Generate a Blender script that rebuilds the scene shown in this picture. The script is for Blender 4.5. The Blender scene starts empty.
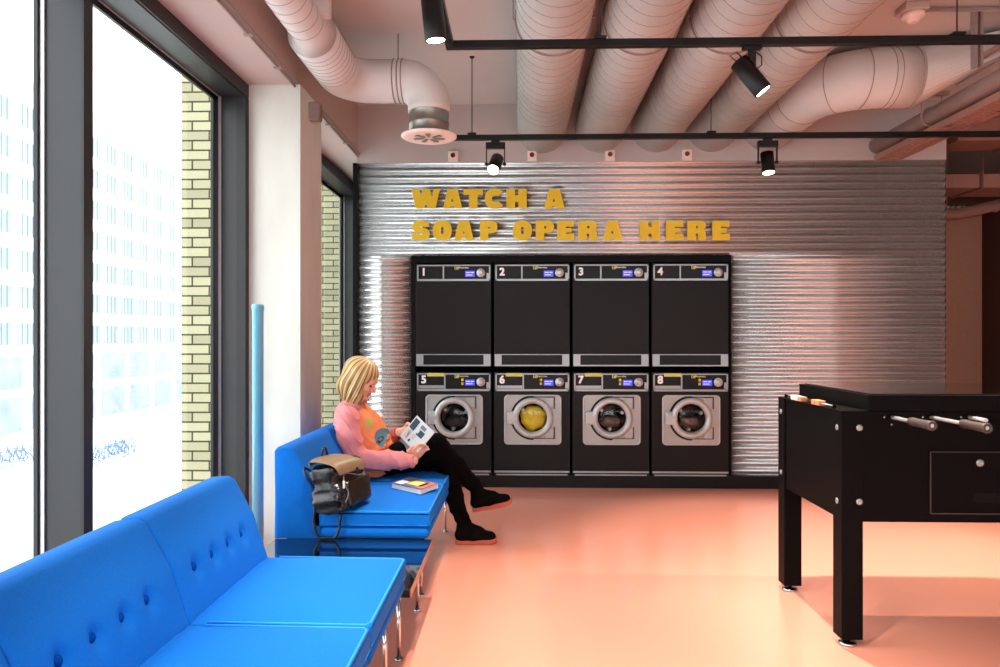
import bpy, bmesh, math, random
import numpy as np
from mathutils import Vector, Matrix, Euler
random.seed(7); np.random.seed(7)
C = bpy.context.scene.collection
PI = math.pi
# ------------------------------------------------------------------ camera
F, H, CX, CY = 740., 1.25, 500., 338.
YAW = math.atan(20/F); cc, ss = math.cos(YAW), math.sin(YAW)
cam = bpy.data.objects.new('camera', bpy.data.cameras.new('camera')); C.objects.link(cam)
cam.location = (0, 0, H); cam.rotation_euler = (PI/2, 0, YAW)
cam.data.sensor_width = 36; cam.data.lens = F/1000*36
cam.data.shift_y = (CY-333.5)/1000
cam.data.clip_start = .05; cam.data.clip_end = 400
bpy.context.scene.camera = cam
def ray(px, py):
    u = (px-CX)/F; v = (CY-py)/F
    return (u*cc-ss, u*ss+cc, v)
def atY(px, py, Y):
    d = ray(px, py); t = Y/d[1]; return Vector((d[0]*t, Y, H+d[2]*t))
def atZ(px, py, Z):
    d = ray(px, py); t = (Z-H)/d[2]; return Vector((d[0]*t, d[1]*t, Z))
# ------------------------------------------------------------------ materials
def lin(c):
    return tuple(((v/255)/12.92 if v/255 <= .04045 else ((v/255+.055)/1.055)**2.4) for v in c)
def mat(name, rgb, rough=.5, metal=0., var=.06, scale=30., bump=0., bscale=None, coat=0., emis=None, estr=1., stretch=None, sheen=0., spec=.5):
    m = bpy.data.materials.new(name); m.use_nodes = True
    nt = m.node_tree; b = nt.nodes['Principled BSDF']
    c = lin(rgb)
    tc = nt.nodes.new('ShaderNodeTexCoord'); mp = nt.nodes.new('ShaderNodeMapping')
    nt.links.new(tc.outputs['Object'], mp.inputs['Vector'])
    if stretch: mp.inputs['Scale'].default_value = stretch
    n = nt.nodes.new('ShaderNodeTexNoise'); n.inputs['Scale'].default_value = scale; n.inputs['Detail'].default_value = 4
    nt.links.new(mp.outputs[0], n.inputs['Vector'])
    r = nt.nodes.new('ShaderNodeValToRGB')
    r.color_ramp.elements[0].position = .3; r.color_ramp.elements[1].position = .7
    r.color_ramp.elements[0].color = (*[x*(1-var) for x in c], 1)
    r.color_ramp.elements[1].color = (*[min(1, x*(1+var)) for x in c], 1)
    nt.links.new(n.outputs['Fac'], r.inputs['Fac']); nt.links.new(r.outputs['Color'], b.inputs['Base Color'])
    b.inputs['Roughness'].default_value = rough; b.inputs['Metallic'].default_value = metal
    b.inputs['Specular IOR Level'].default_value = spec
    b.inputs['Coat Weight'].default_value = coat; b.inputs['Coat Roughness'].default_value = .06
    b.inputs['Sheen Weight'].default_value = sheen
    if bump:
        bp = nt.nodes.new('ShaderNodeBump'); bp.inputs['Strength'].default_value = bump; bp.inputs['Distance'].default_value = .004
        n2 = nt.nodes.new('ShaderNodeTexNoise'); n2.inputs['Scale'].default_value = bscale or scale*4
        nt.links.new(mp.outputs[0], n2.inputs['Vector']); nt.links.new(n2.outputs['Fac'], bp.inputs['Height'])
        nt.links.new(bp.outputs[0], b.inputs['Normal'])
    if emis:
        b.inputs['Emission Color'].default_value = (*lin(emis), 1); b.inputs['Emission Strength'].default_value = estr
    return m
M = {}
M['floor'] = mat('salmon_epoxy', (237, 157, 134), .2, var=.025, scale=1.2, coat=.25, spec=.5)
M['ceiling'] = mat('ceiling_plaster', (190, 190, 187), .85, var=.03, scale=2, bump=.1, bscale=12)
M['wallpink'] = mat('pink_plaster', (186, 183, 180), .85, var=.04, scale=2, bump=.15, bscale=15)
M['fascia'] = mat('fascia_paint', (186, 172, 166), .8, var=.03, scale=3)
M['duct'] = mat('duct_paint', (208, 208, 204), .5, var=.03, scale=6)
M['ductseam'] = mat('duct_seam', (150, 136, 130), .6)
M['concrete'] = mat('pale_concrete', (208, 211, 202), .85, var=.08, scale=5, bump=.25, bscale=40, stretch=(1, 1, .3))
M['frame'] = mat('dark_frame', (30, 31, 32), .45, .0, var=.05, scale=8)
M['frameblack'] = mat('black_gasket', (14, 14, 15), .5)
M['alu'] = mat('aluminium', (215, 216, 218), .3, .6)
M['corr'] = mat('corrugated_steel', (204, 204, 203), .27, .78, var=.06, scale=2.2, stretch=(.35, 1, 14))
M['plinth'] = mat('dark_plinth', (16, 10, 9), .5, spec=.25)
M['black'] = mat('black_surround', (3, 3, 3), .6, spec=.15)
M['washer'] = mat('machine_charcoal', (13, 12, 12), .5, var=.03, spec=.25)
M['panelblk'] = mat('panel_black', (6, 6, 6), .4, spec=.25)
M['silver'] = mat('brushed_silver', (158, 164, 165), .35, .55, var=.05)
M['steelgrey'] = mat('porthole_grey', (166, 172, 172), .38, .35, var=.05, scale=12)
M['ring'] = mat('door_ring_grey', (186, 192, 192), .3, .25)
M['drum'] = mat('drum_steel', (66, 60, 58), .25, .8)
M['white'] = mat('white_print', (238, 238, 238), .5)
M['lemon'] = mat('yellow_sticker', (206, 208, 110), .5)
M['yellow'] = mat('yellow_letter', (226, 192, 6), .45, var=.03)
M['display'] = mat('blue_display', (30, 30, 120), .3, emis=(66, 66, 235), estr=.9)
M['displaytxt'] = mat('display_text', (150, 150, 250), .3, emis=(165, 170, 255), estr=1.0)
M['led'] = mat('yellow_button', (215, 195, 60), .4)
M['blue'] = mat('blue_wool', (0, 106, 202), .85, var=.07, scale=160, bump=.3, bscale=420, spec=.2)
M['piping'] = mat('blue_piping', (20, 140, 228), .75, var=.04)
M['bluebtn'] = mat('blue_button', (0, 66, 150), .95, spec=.05)
M['gloss'] = mat('black_lacquer', (6, 7, 12), .04, coat=1., var=.02)
M['chrome'] = mat('chrome', (205, 205, 208), .12, 1.)
M['wood'] = mat('edge_ply', (150, 84, 46), .35, var=.08, coat=.5)
M['trackblk'] = mat('track_black', (7, 6, 6), .4, spec=.3)
M['lens'] = mat('lamp_lens', (255, 240, 215), .4, emis=(255, 238, 208), estr=14)
M['tablebl'] = mat('foosball_black', (5, 3, 3), .55, var=.05, scale=5, spec=.08)
M['tabletop'] = mat('foosball_top', (14, 11, 11), .08, coat=.8)
M['grip'] = mat('grip_rubber', (62, 50, 45), .5)
M['cyl'] = mat('teal_pipe', (96, 180, 206), .3, coat=.3, var=.02)
M['galv'] = mat('galvanised', (150, 148, 140), .38, .8, var=.14, scale=14)
M['grille'] = mat('diffuser_white', (240, 220, 210), .5)
M['greypipe'] = mat('grey_pipe', (160, 138, 130), .5)
M['traymetal'] = mat('tray_metal', (160, 120, 108), .55)
M['sensor'] = mat('white_plastic', (240, 226, 218), .45)
M['red'] = mat('red_dot', (120, 26, 24), .4)
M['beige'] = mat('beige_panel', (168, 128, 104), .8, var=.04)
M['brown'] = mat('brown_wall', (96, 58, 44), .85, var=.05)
M['leather'] = mat('black_leather', (20, 21, 24), .26, var=.15, scale=25, bump=.5, bscale=60)
M['leatherbr'] = mat('brown_leather', (30, 22, 15), .26, var=.15, scale=20, bump=.3, bscale=50)
M['tan'] = mat('warm_lit_flap', (124, 101, 74), .5, var=.12, scale=25, bump=.2)  # black leather flap, the warm light it catches put into its colour
M['skin'] = mat('skin', (232, 182, 156), .5, var=.04, scale=30)
M['lip'] = mat('lip', (216, 142, 122), .45)
M['eyew'] = mat('eye_white', (235, 228, 222), .3)
M['iris'] = mat('iris', (96, 74, 60), .3)
M['dark'] = mat('dark_lash', (40, 26, 20), .6)
M['pinksw'] = mat('pink_jersey', (226, 138, 138), .9, var=.07, scale=30, bump=.3, bscale=50, sheen=.1)
M['orangesw'] = mat('orange_jersey', (236, 138, 88), .9, var=.06, scale=30, bump=.3, bscale=50)
M['redsw'] = mat('pink_cuff', (212, 112, 108), .9, var=.07, scale=30, bump=.3)
M['tealp'] = mat('teal_print', (76, 116, 134), .85)
M['greenp'] = mat('olive_print', (186, 168, 86), .85)
M['denim'] = mat('black_denim', (4, 3, 4), .95, var=.15, scale=60, spec=.1)
M['shoe'] = mat('black_suede', (8, 7, 6), .95, var=.1, scale=60, spec=.1)
M['sole'] = mat('gum_sole', (178, 84, 64), .6)
M['paper'] = mat('paper', (206, 208, 208), .7, var=.01, spec=.2)
M['inkblue'] = mat('ink_blue', (44, 70, 82), .6, var=.3, scale=60, spec=.2)
M['inkgrey'] = mat('ink_grey', (112, 122, 130), .6, spec=.2)
M['inkblack'] = mat('ink_black', (30, 30, 34), .6)
M['coverb'] = mat('cover_print', (90, 90, 120), .5, var=.5, scale=22)
M['coverr'] = mat('cover_red', (205, 110, 92), .5, var=.3, scale=22)
M['scorew'] = mat('score_white', (232, 226, 218), .4)
M['scoreo'] = mat('score_orange', (226, 140, 96), .4)
M['facade'] = mat('facade_render', (226, 226, 224), .9, var=.02, scale=.5)
M['facwin'] = mat('facade_glass', (140, 149, 155), .9, var=.15, scale=.6, spec=.1)
M['facorange'] = mat('orange_door', (232, 150, 110), .8)
M['street'] = mat('street', (206, 208, 208), .9, var=.05, scale=.4)
M['bike'] = mat('bike_blue', (92, 116, 146), .6)
M['bike2'] = mat('bike_grey', (130, 136, 146), .6)
# hair: streaky
def hairmat():
    m = bpy.data.materials.new('blonde_hair'); m.use_nodes = True; nt = m.node_tree; b = nt.nodes['Principled BSDF']
    at = nt.nodes.new('ShaderNodeAttribute'); at.attribute_name = 'strand'
    r = nt.nodes.new('ShaderNodeValToRGB'); e = r.color_ramp.elements
    e[0].position = .15; e[0].color = (*lin((98, 68, 36)), 1); e[1].position = .85; e[1].color = (*lin((224, 196, 142)), 1)
    x = e.new(.5); x.color = (*lin((170, 136, 82)), 1)
    nt.links.new(at.outputs['Fac'], r.inputs['Fac']); nt.links.new(r.outputs['Color'], b.inputs['Base Color'])
    b.inputs['Roughness'].default_value = .45
    return m
M['hair'] = hairmat()
def brickmat():
    m = bpy.data.materials.new('yellow_brick'); m.use_nodes = True; nt = m.node_tree; b = nt.nodes['Principled BSDF']
    tc = nt.nodes.new('ShaderNodeTexCoord'); mp = nt.nodes.new('ShaderNodeMapping')
    mp.inputs['Rotation'].default_value = (-PI/2, 0, 0)
    nt.links.new(tc.outputs['Object'], mp.inputs['Vector'])
    k = nt.nodes.new('ShaderNodeTexBrick'); nt.links.new(mp.outputs[0], k.inputs['Vector'])
    k.inputs['Scale'].default_value = 1; k.inputs['Brick Width'].default_value = .215; k.inputs['Row Height'].default_value = .0605
    k.inputs['Mortar Size'].default_value = .0055; k.inputs['Mortar Smooth'].default_value = .1; k.inputs['Bias'].default_value = -.2
    k.inputs['Color1'].default_value = (*lin((176, 172, 140)), 1); k.inputs['Color2'].default_value = (*lin((146, 142, 114)), 1)
    k.inputs['Mortar'].default_value = (*lin((60, 62, 44)), 1)
    nt.links.new(k.outputs['Color'], b.inputs['Base Color']); b.inputs['Roughness'].default_value = .9
    return m
M['brick'] = brickmat()
M['shadedpaint'] = mat('shaded_duct_paint', (150, 112, 98), .7)  # same paint as the other ducts, shade of the opening put into the colour
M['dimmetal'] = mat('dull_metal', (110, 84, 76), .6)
def glassmat():
    m = bpy.data.materials.new('window_glass'); m.use_nodes = True; nt = m.node_tree
    for n in list(nt.nodes): nt.nodes.remove(n)
    o = nt.nodes.new('ShaderNodeOutputMaterial'); mx = nt.nodes.new('ShaderNodeMixShader')
    t = nt.nodes.new('ShaderNodeBsdfTransparent'); g = nt.nodes.new('ShaderNodeBsdfGlossy'); lw = nt.nodes.new('ShaderNodeLayerWeight'); lw.inputs['Blend'].default_value = .5
    pw = nt.nodes.new('ShaderNodeMath'); pw.operation = 'POWER'; pw.inputs[1].default_value = 5; nt.links.new(lw.outputs['Facing'], pw.inputs[0])
    fr = nt.nodes.new('ShaderNodeMath'); fr.operation = 'MULTIPLY_ADD'; fr.inputs[1].default_value = .6; fr.inputs[2].default_value = .03; nt.links.new(pw.outputs[0], fr.inputs[0])
    g.inputs['Roughness'].default_value = .02; t.inputs['Color'].default_value = (.97, .985, .98, 1)
    nt.links.new(fr.outputs[0], mx.inputs[0]); nt.links.new(t.outputs[0], mx.inputs[1]); nt.links.new(g.outputs[0], mx.inputs[2])
    nt.links.new(mx.outputs[0], o.inputs[0]); return m
M['glass'] = glassmat()
# ------------------------------------------------------------------ mesh helpers
def bx(bm, a, b, mi=0):
    r = bmesh.ops.create_cube(bm, size=1)
    for v in r['verts']:
        v.co = Vector([(a[i]+b[i])/2+v.co[i]*(b[i]-a[i]) for i in range(3)])
    for f in set(f for v in r['verts'] for f in v.link_faces): f.material_index = mi
    return r['verts']
def rbx(bm, a, b, r=.01, seg=3, mi=0):
    t = bmesh.new(); bx(t, a, b)
    bmesh.ops.bevel(t, geom=t.edges[:]+t.verts[:], offset=r, segments=seg, affect='EDGES', profile=.5)
    merge(bm, t, mi)
def merge(bm, t, mi=0, matx=None):
    if matx is not None: bmesh.ops.transform(t, matrix=matx, verts=t.verts)
    mp = [bm.verts.new(v.co) for v in t.verts]; t.verts.index_update()
    for f in t.faces:
        try: nf = bm.faces.new([mp[v.index] for v in f.verts]); nf.material_index = mi; nf.smooth = f.smooth
        except ValueError: pass
    t.free()
def frame_of(d):
    d = Vector(d).normalized(); up = Vector((0, 0, 1)) if abs(d.z) < .95 else Vector((0, 1, 0))
    x = up.cross(d).normalized(); y = d.cross(x); return x, y
def tube(bm, pts, rad, seg=16, cap=True, mi=0, closed=False):
    pts = [Vector(p) for p in pts]; n = len(pts)
    rad = rad if isinstance(rad, (list, tuple)) else [rad]*n
    rings = []; px = None
    for i, p in enumerate(pts):
        d = (pts[(i+1) % n] if (closed or i < n-1) else p)-(pts[i-1] if (closed or i > 0) else p)
        d.normalize()
        if px is None: x, y = frame_of(d)
        else:
            x = (px-d*px.dot(d)).normalized(); y = d.cross(x)
        px = x
        rings.append([bm.verts.new(p+(x*math.cos(2*PI*k/seg)+y*math.sin(2*PI*k/seg))*rad[i]) for k in range(seg)])
    m = n if closed else n-1
    for i in range(m):
        a, b = rings[i], rings[(i+1) % n]
        for k in range(seg):
            f = bm.faces.new([a[k], a[(k+1) % seg], b[(k+1) % seg], b[k]]); f.smooth = True; f.material_index = mi
    if cap and not closed:
        f = bm.faces.new(rings[0][::-1]); f.material_index = mi
        f = bm.faces.new(rings[-1]); f.material_index = mi
def lathe(bm, o, axis, prof, seg=24, mi=0):
    """prof: list of (distance along axis, radius)"""
    o = Vector(o); d = Vector(axis).normalized(); x, y = frame_of(d); rings = []
    for h, r in prof:
        rings.append([bm.verts.new(o+d*h+(x*math.cos(2*PI*k/seg)+y*math.sin(2*PI*k/seg))*max(r, 1e-4)) for k in range(seg)])
    for a, b in zip(rings, rings[1:]):
        for k in range(seg):
            f = bm.faces.new([a[k], a[(k+1) % seg], b[(k+1) % seg], b[k]]); f.smooth = True; f.material_index = mi
    for ring, rev in ((rings[0], True), (rings[-1], False)):
        f = bm.faces.new(ring[::-1] if rev else ring); f.material_index = mi
def prism(bm, poly, fn, mi=0):
    """poly 2-D points; fn(p, side) gives the 3-D point for side 0/1"""
    a = [bm.verts.new(fn(p, 0)) for p in poly]; b = [bm.verts.new(fn(p, 1)) for p in poly]
    n = len(poly); fs = [bm.faces.new(a[::-1]), bm.faces.new(b)]
    for i in range(n): fs.append(bm.faces.new([a[i], a[(i+1) % n], b[(i+1) % n], b[i]]))
    for f in fs: f.material_index = mi
def finish(o, smooth=False, bevel=0):
    me = o.data
    if smooth:
        for p in me.polygons: p.use_smooth = True
    if bevel:
        md = o.modifiers.new('b', 'BEVEL'); md.width = bevel; md.segments = 2; md.limit_method = 'ANGLE'; md.angle_limit = .6
def obj(name, bm, mats, parent=None, smooth=False, bevel=0, label=None):
    bmesh.ops.recalc_face_normals(bm, faces=bm.faces)
    me = bpy.data.meshes.new(name); bm.to_mesh(me); bm.free()
    for m in (mats if isinstance(mats, (list, tuple)) else [mats]): me.materials.append(M[m] if isinstance(m, str) else m)
    o = bpy.data.objects.new(name, me); C.objects.link(o)
    if parent: 
        o.parent = parent
        me.transform(Matrix.Translation(-ROOT.get(parent.name, Vector((0, 0, 0)))))
        ROOT[o.name] = ROOT.get(parent.name, Vector((0, 0, 0)))
    if label: o['label'] = label
    finish(o, smooth, bevel); return o
ROOT = {}    # things whose parts are modelled in world coordinates
def tag(o, label, cat, group=None, kind=None):
    o['label'] = label; o['category'] = cat
    if group: o['group'] = group
    if kind: o['kind'] = kind
    return o
def thing(name, label, cat, loc=(0, 0, 0), group=None, world=True):
    o = bpy.data.objects.new(name, None); C.objects.link(o); o.location = loc; o.empty_display_size = .1
    if world: ROOT[o.name] = Vector(loc)
    return tag(o, label, cat, group)
def struct(name, bm, mats, parent=None, smooth=False, bevel=0):
    o = obj(name, bm, mats, parent, smooth, bevel)
    if not parent: o['kind'] = 'structure'
    return o
def copy_tree(o, parent=None):
    c = o.copy(); C.objects.link(c)
    if parent: c.parent = parent
    for ch in [x for x in bpy.data.objects if x.parent == o]: copy_tree(ch, c)
    return c
def text_mesh(s, size, bold=0., depth=.0006):
    cu = bpy.data.curves.new('t', 'FONT'); cu.body = s; cu.size = size; cu.offset = bold; cu.extrude = depth/2
    cu.align_x = 'CENTER'; cu.align_y = 'CENTER'
    o = bpy.data.objects.new('t', cu); C.objects.link(o); bpy.context.view_layer.update()
    me = bpy.data.meshes.new_from_object(o.evaluated_get(bpy.context.evaluated_depsgraph_get()))
    bpy.data.objects.remove(o); return me
def text_obj(name, s, size, m, loc, parent, bold=0., depth=.0006):
    """upright text facing -Y, at loc (parent's local coordinates)"""
    me = text_mesh(s, size, 0, depth)
    if bold:
        q = bmesh.new()
        for dx in (-1, 0, 1):
            for dy in (-1, 0, 1):
                n0 = len(q.verts); q.from_mesh(me); q.verts.ensure_lookup_table()
                for v in q.verts[n0:]: v.co += Vector((dx*bold, dy*bold, (dx*3+dy)*depth*.02))
        q.to_mesh(me); q.free()
    xs = [v.co.x for v in me.vertices]; ys = [v.co.y for v in me.vertices]
    ox, oy = (min(xs)+max(xs))/2, (min(ys)+max(ys))/2
    for v in me.vertices: v.co = Vector((v.co.x-ox+loc[0], -v.co.z+loc[1], v.co.y-oy+loc[2]))
    me.materials.clear(); me.materials.append(M[m])
    o = bpy.data.objects.new(name, me); C.objects.link(o); o.parent = parent; ROOT[o.name] = Vector((0, 0, 0)); return o
# ------------------------------------------------------------------ implicit surfaces
class SDF:
    def __init__(s, lo, hi, vox):
        s.lo = np.array(lo, float); s.v = vox; s.n = np.ceil((np.array(hi)-s.lo)/vox).astype(int)+1
        s.f = np.full(s.n, 1.0, np.float32)
    def _sub(s, lo, hi):
        a = np.clip(np.floor((lo-s.lo)/s.v).astype(int), 0, s.n); b = np.clip(np.ceil((hi-s.lo)/s.v).astype(int)+1, 0, s.n)
        sl = tuple(slice(a[i], b[i]) for i in range(3))
        g = [s.lo[i]+s.v*np.arange(a[i], b[i]) for i in range(3)]
        return sl, np.meshgrid(*g, indexing='ij')
    def _mix(s, sl, d, k, sub=False):
        a = s.f[sl]
        if sub:
            d = -d; h = np.clip(.5+.5*(d-a)/k, 0, 1); s.f[sl] = a*(1-h)+d*h+k*h*(1-h)
        else:
            h = np.clip(.5+.5*(d-a)/k, 0, 1); s.f[sl] = d*(1-h)+a*h-k*h*(1-h)
    def cone(s, p, q, r0, r1, k=.01, sub=False, flat=None):
        p = np.array(p, float); q = np.array(q, float); R = max(r0, r1)+3*k+.02
        if flat: R = R*max(1, flat[1])
        sl, (X, Y, Z) = s._sub(np.minimum(p, q)-R, np.maximum(p, q)+R)
        if X.size == 0: return
        ab = q-p; L = ab@ab+1e-12
        t = np.clip(((X-p[0])*ab[0]+(Y-p[1])*ab[1]+(Z-p[2])*ab[2])/L, 0, 1)
        dx, dy, dz = X-p[0]-t*ab[0], Y-p[1]-t*ab[1], Z-p[2]-t*ab[2]
        if flat:      # (unit direction, scale) : widen along a direction
            n = np.array(flat[0], float); n /= np.linalg.norm(n); w = dx*n[0]+dy*n[1]+dz*n[2]; c = (1-1/flat[1])*w
            dx, dy, dz = dx-c*n[0], dy-c*n[1], dz-c*n[2]
        d = np.sqrt(dx*dx+dy*dy+dz*dz)-(r0+(r1-r0)*t)
        s._mix(sl, d.astype(np.float32), k, sub)
    def chain(s, pts, rad, k=.01, flat=None):
        for i in range(len(pts)-1): s.cone(pts[i], pts[i+1], rad[i], rad[i+1], k, flat=flat)
    def ell(s, c, r, ax=None, k=.01, sub=False):
        """ellipsoid, ax = 3 unit vectors"""
        c = np.array(c, float); r = np.array(r, float); R = max(r)+3*k+.02
        sl, (X, Y, Z) = s._sub(c-R, c+R)
        if X.size == 0: return
        D = [X-c[0], Y-c[1], Z-c[2]]
        if ax is not None:
            ax = [np.array(a, float) for a in ax]; D = [D[0]*a[0]+D[1]*a[1]+D[2]*a[2] for a in ax]
        q = [D[i]/r[i] for i in range(3)]; n = np.sqrt(q[0]**2+q[1]**2+q[2]**2)+1e-9
        g = np.sqrt((q[0]/r[0])**2+(q[1]/r[1])**2+(q[2]/r[2])**2)+1e-9
        d = n*(n-1)/g
        s._mix(sl, d.astype(np.float32), k, sub)
    def box(s, c, h, rr=.01, ax=None, k=.01, sub=False):
        c = np.array(c, float); R = np.linalg.norm(h)+3*k+.02
        sl, (X, Y, Z) = s._sub(c-R, c+R)
        if X.size == 0: return
        D = [X-c[0], Y-c[1], Z-c[2]]
        if ax is not None:
            ax = [np.array(a, float) for a in ax]; D = [D[0]*a[0]+D[1]*a[1]+D[2]*a[2] for a in ax]
        q = [np.abs(D[i])-(h[i]-rr) for i in range(3)]
        d = np.sqrt(sum(np.maximum(x, 0)**2 for x in q))+np.minimum(np.maximum(q[0], np.maximum(q[1], q[2])), 0)-rr
        s._mix(sl, d.astype(np.float32), k, sub)
    def mesh(s, name, mats, parent=None, disp=None, matfn=None, label=None):
        f = s.f; ins = f < 0; n = s.n
        c = ins[:-1, :-1, :-1].astype(np.int8)
        tot = np.zeros_like(c)
        for i in (0, 1):
            for j in (0, 1):
                for k in (0, 1): tot = tot+ins[i:n[0]-1+i, j:n[1]-1+j, k:n[2]-1+k]
        act = (tot > 0) & (tot < 8); idx = np.argwhere(act)
        vid = np.full(act.shape, -1, np.int64); vid[act] = np.arange(len(idx))
        pos = np.zeros((len(idx), 3)); cnt = np.zeros(len(idx))
        cor = [(i, j, k) for i in (0, 1) for j in (0, 1) for k in (0, 1)]
        for a in cor:
            for ax in range(3):
                if a[ax]: continue
                b = list(a); b[ax] = 1; b = tuple(b)
                fa = f[idx[:, 0]+a[0], idx[:, 1]+a[1], idx[:, 2]+a[2]]; fb = f[idx[:, 0]+b[0], idx[:, 1]+b[1], idx[:, 2]+b[2]]
                m = (fa < 0) != (fb < 0); t = np.where(m, fa/(fa-fb+1e-12), 0)
                p = np.array(a, float)[None, :]+t[:, None]*(np.array(b)-np.array(a))[None, :]
                pos += np.where(m[:, None], p, 0); cnt += m
        co = s.lo+s.v*(idx+pos/cnt[:, None])
        quads = []
        for ax in range(3):
            o1, o2 = [(1, 2), (2, 0), (0, 1)][ax]
            a = [slice(None)]*3; b = [slice(None)]*3; a[ax] = slice(0, n[ax]-1); b[ax] = slice(1, n[ax])
            fa = ins[tuple(a)]; fb = ins[tuple(b)]; e = fa != fb
            ii = np.argwhere(e); ii = ii[(ii[:, o1] > 0) & (ii[:, o2] > 0) & (ii[:, o1] < n[o1]-1) & (ii[:, o2] < n[o2]-1)]
            def g(d1, d2):
                q = ii.copy(); q[:, o1] -= d1; q[:, o2] -= d2; return vid[q[:, 0], q[:, 1], q[:, 2]]
            Q = np.stack([g(1, 1), g(0, 1), g(0, 0), g(1, 0)], 1)
            flip = ~fa[ii[:, 0], ii[:, 1], ii[:, 2]]
            Q[flip] = Q[flip][:, ::-1]; quads.append(Q)
        Q = np.concatenate(quads); Q = Q[(Q >= 0).all(1)]
        # one light smoothing pass
        for _ in range(2):
            acc = np.zeros_like(co); w = np.zeros(len(co))
            for i in range(4):
                a, b = Q[:, i], Q[:, (i+1) % 4]
                np.add.at(acc, a, co[b]); np.add.at(w, a, 1); np.add.at(acc, b, co[a]); np.add.at(w, b, 1)
            co = co*.5+.5*acc/np.maximum(w, 1)[:, None]
        me = bpy.data.meshes.new(name)
        if disp is not None:
            v1 = co[Q[:, 2]]-co[Q[:, 0]]; v2 = co[Q[:, 3]]-co[Q[:, 1]]; nn = np.cross(v1, v2); vn = np.zeros_like(co)
            for i in range(4): np.add.at(vn, Q[:, i], nn)
            vn /= np.linalg.norm(vn, axis=1)[:, None]+1e-12
            co = co+vn*disp(co)[:, None]
        cen = co[Q].mean(1)
        off = np.array(ROOT.get(parent.name, Vector((0, 0, 0)))) if parent else 0
        me.from_pydata((co-off).tolist(), [], Q.tolist())
        for m in (mats if isinstance(mats, (list, tuple)) else [mats]): me.materials.append(M[m])
        me.polygons.foreach_set('use_smooth', [True]*len(me.polygons))
        if matfn is not None: me.polygons.foreach_set('material_index', np.asarray(matfn(cen), dtype=np.int32))
        me.update()
        o = bpy.data.objects.new(name, me); C.objects.link(o)
        if parent: o.parent = parent; ROOT[o.name] = Vector(off)
        if label: o['label'] = label
        return o, co
# ================================================================== ROOM SHELL
D = 6.20                  # back wall plane
XF = -1.37                # fascia / window-bay inner edge
XW = -1.65                # room face of the window frames
XG = -1.81                # glass
ZS, ZC = 2.78, 3.21       # soffit, ceiling
XR, YB, YE = 6.6, -4.5, 9.2
b = bmesh.new(); bx(b, (-2.0, YB-.2, -.25), (XR+.2, YE+.2, 0)); struct('floor', b, 'floor')
b = bmesh.new(); bx(b, (XF, YB-.2, ZC), (XR+.2, YE+.2, ZC+.25)); struct('ceiling', b, 'ceiling')
b = bmesh.new(); bx(b, (-1.86, YB-.2, ZS), (XF, YE+.2, ZC+.25)); struct('trim_1', b, 'fascia')          # dropped soffit over the window bay
b = bmesh.new(); bx(b, (-1.65, 4.43, 0), (-1.325, 4.905, ZS)); bx(b, (-1.86, 4.47, 0), (-1.65, 4.905, ZS))
struct('wall_left', b, 'concrete')
# outside brick piers
for n, (x0, x1, y0, y1) in enumerate(((-2.11, -1.86, 4.56, 4.95), (-2.35, -1.87, 7.62, 8.3))):
    b = bmesh.new(); bx(b, (x0, y0, -3), (x1, y1, 5.5)); o = struct('trim_%d' % (n+2), b, 'brick')
b = bmesh.new(); bx(b, (-1.87, 7.6, 0), (-1.6, YE+.2, ZS)); struct('wall_rear_left', b, 'wallpink')
# windows: continuous frames with mullions
def window(name, y0, y1, mull):
    t = bpy.data.objects.new(name, None); C.objects.link(t); t['kind'] = 'structure'; t.location = (XG, (y0+y1)/2, 0)
    ROOT[t.name] = Vector(t.location)
    b = bmesh.new()
    bx(b, (XG, y0, 2.695), (XW, y1, ZS-.003)); bx(b, (XG, y0, 0), (XW, y1, .10))
    bx(b, (XG, y1-.045, .1), (XW, y1, 2.695)); bx(b, (XG, y0, .1), (XW, y0+.045, 2.695))
    for m in mull: bx(b, (XG, m-.025, .1), (XW, m+.025, 2.695))
    obj('window_frame', b, 'frame', t)
    g = bmesh.new()           # black room-side face strips and gaskets
    bx(g, (XW, y0, 2.70), (XW+.012, y1, ZS-.003)); bx(g, (XW-.001, y1-.06, .1), (XW+.012, y1, 2.695))
    for m in mull: bx(g, (XW, m-.03, .0), (XW+.012, m+.03, 2.695))
    bx(g, (XW-.045, y1-.049, .1), (XW+.002, y1-.043, 2.71))
    for a in [y1-.045]+[m-.025 for m in mull]: bx(g, (XG-.012, a-(.02 if a < y1-.1 else .075), .1), (XG+.004, a+.0, 2.695))
    for a in [y0+.045]+[m+.025 for m in mull]: bx(g, (XG-.012, a, .1), (XG+.004, a+.03, 2.695))
    bx(g, (XG-.012, y0+.05, 2.665), (XG+.004, y1-.05, 2.6949))
    obj('gasket', g, 'frameblack', t)
    a_ = bmesh.new()
    for a in [y1-.045]+[m-.025 for m in mull]: bx(a_, (XG+.006, a-.009, .1), (XG+.022, a-.001, 2.695))
    bx(a_, (XG+.01, y0+.05, 2.689), (XG+.016, y1-.05, 2.6949))
    obj('glazing_bead', a_, 'alu', t)
    ed = [y0+.045]+[v for m in mull for v in (m-.025, m+.025)]+[y1-.045]
    for i in range(0, len(ed), 2):
        p = bmesh.new(); bx(p, (XG-.006, ed[i]+.002, .1), (XG-.002, ed[i+1]-.002, 2.714)); obj('pane', p, 'glass', t)
window('window_1', -3.9, 4.43, (-2.35, -.65, 1.05, 2.767))
window('window_2', 4.91, 7.55, ())
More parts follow.
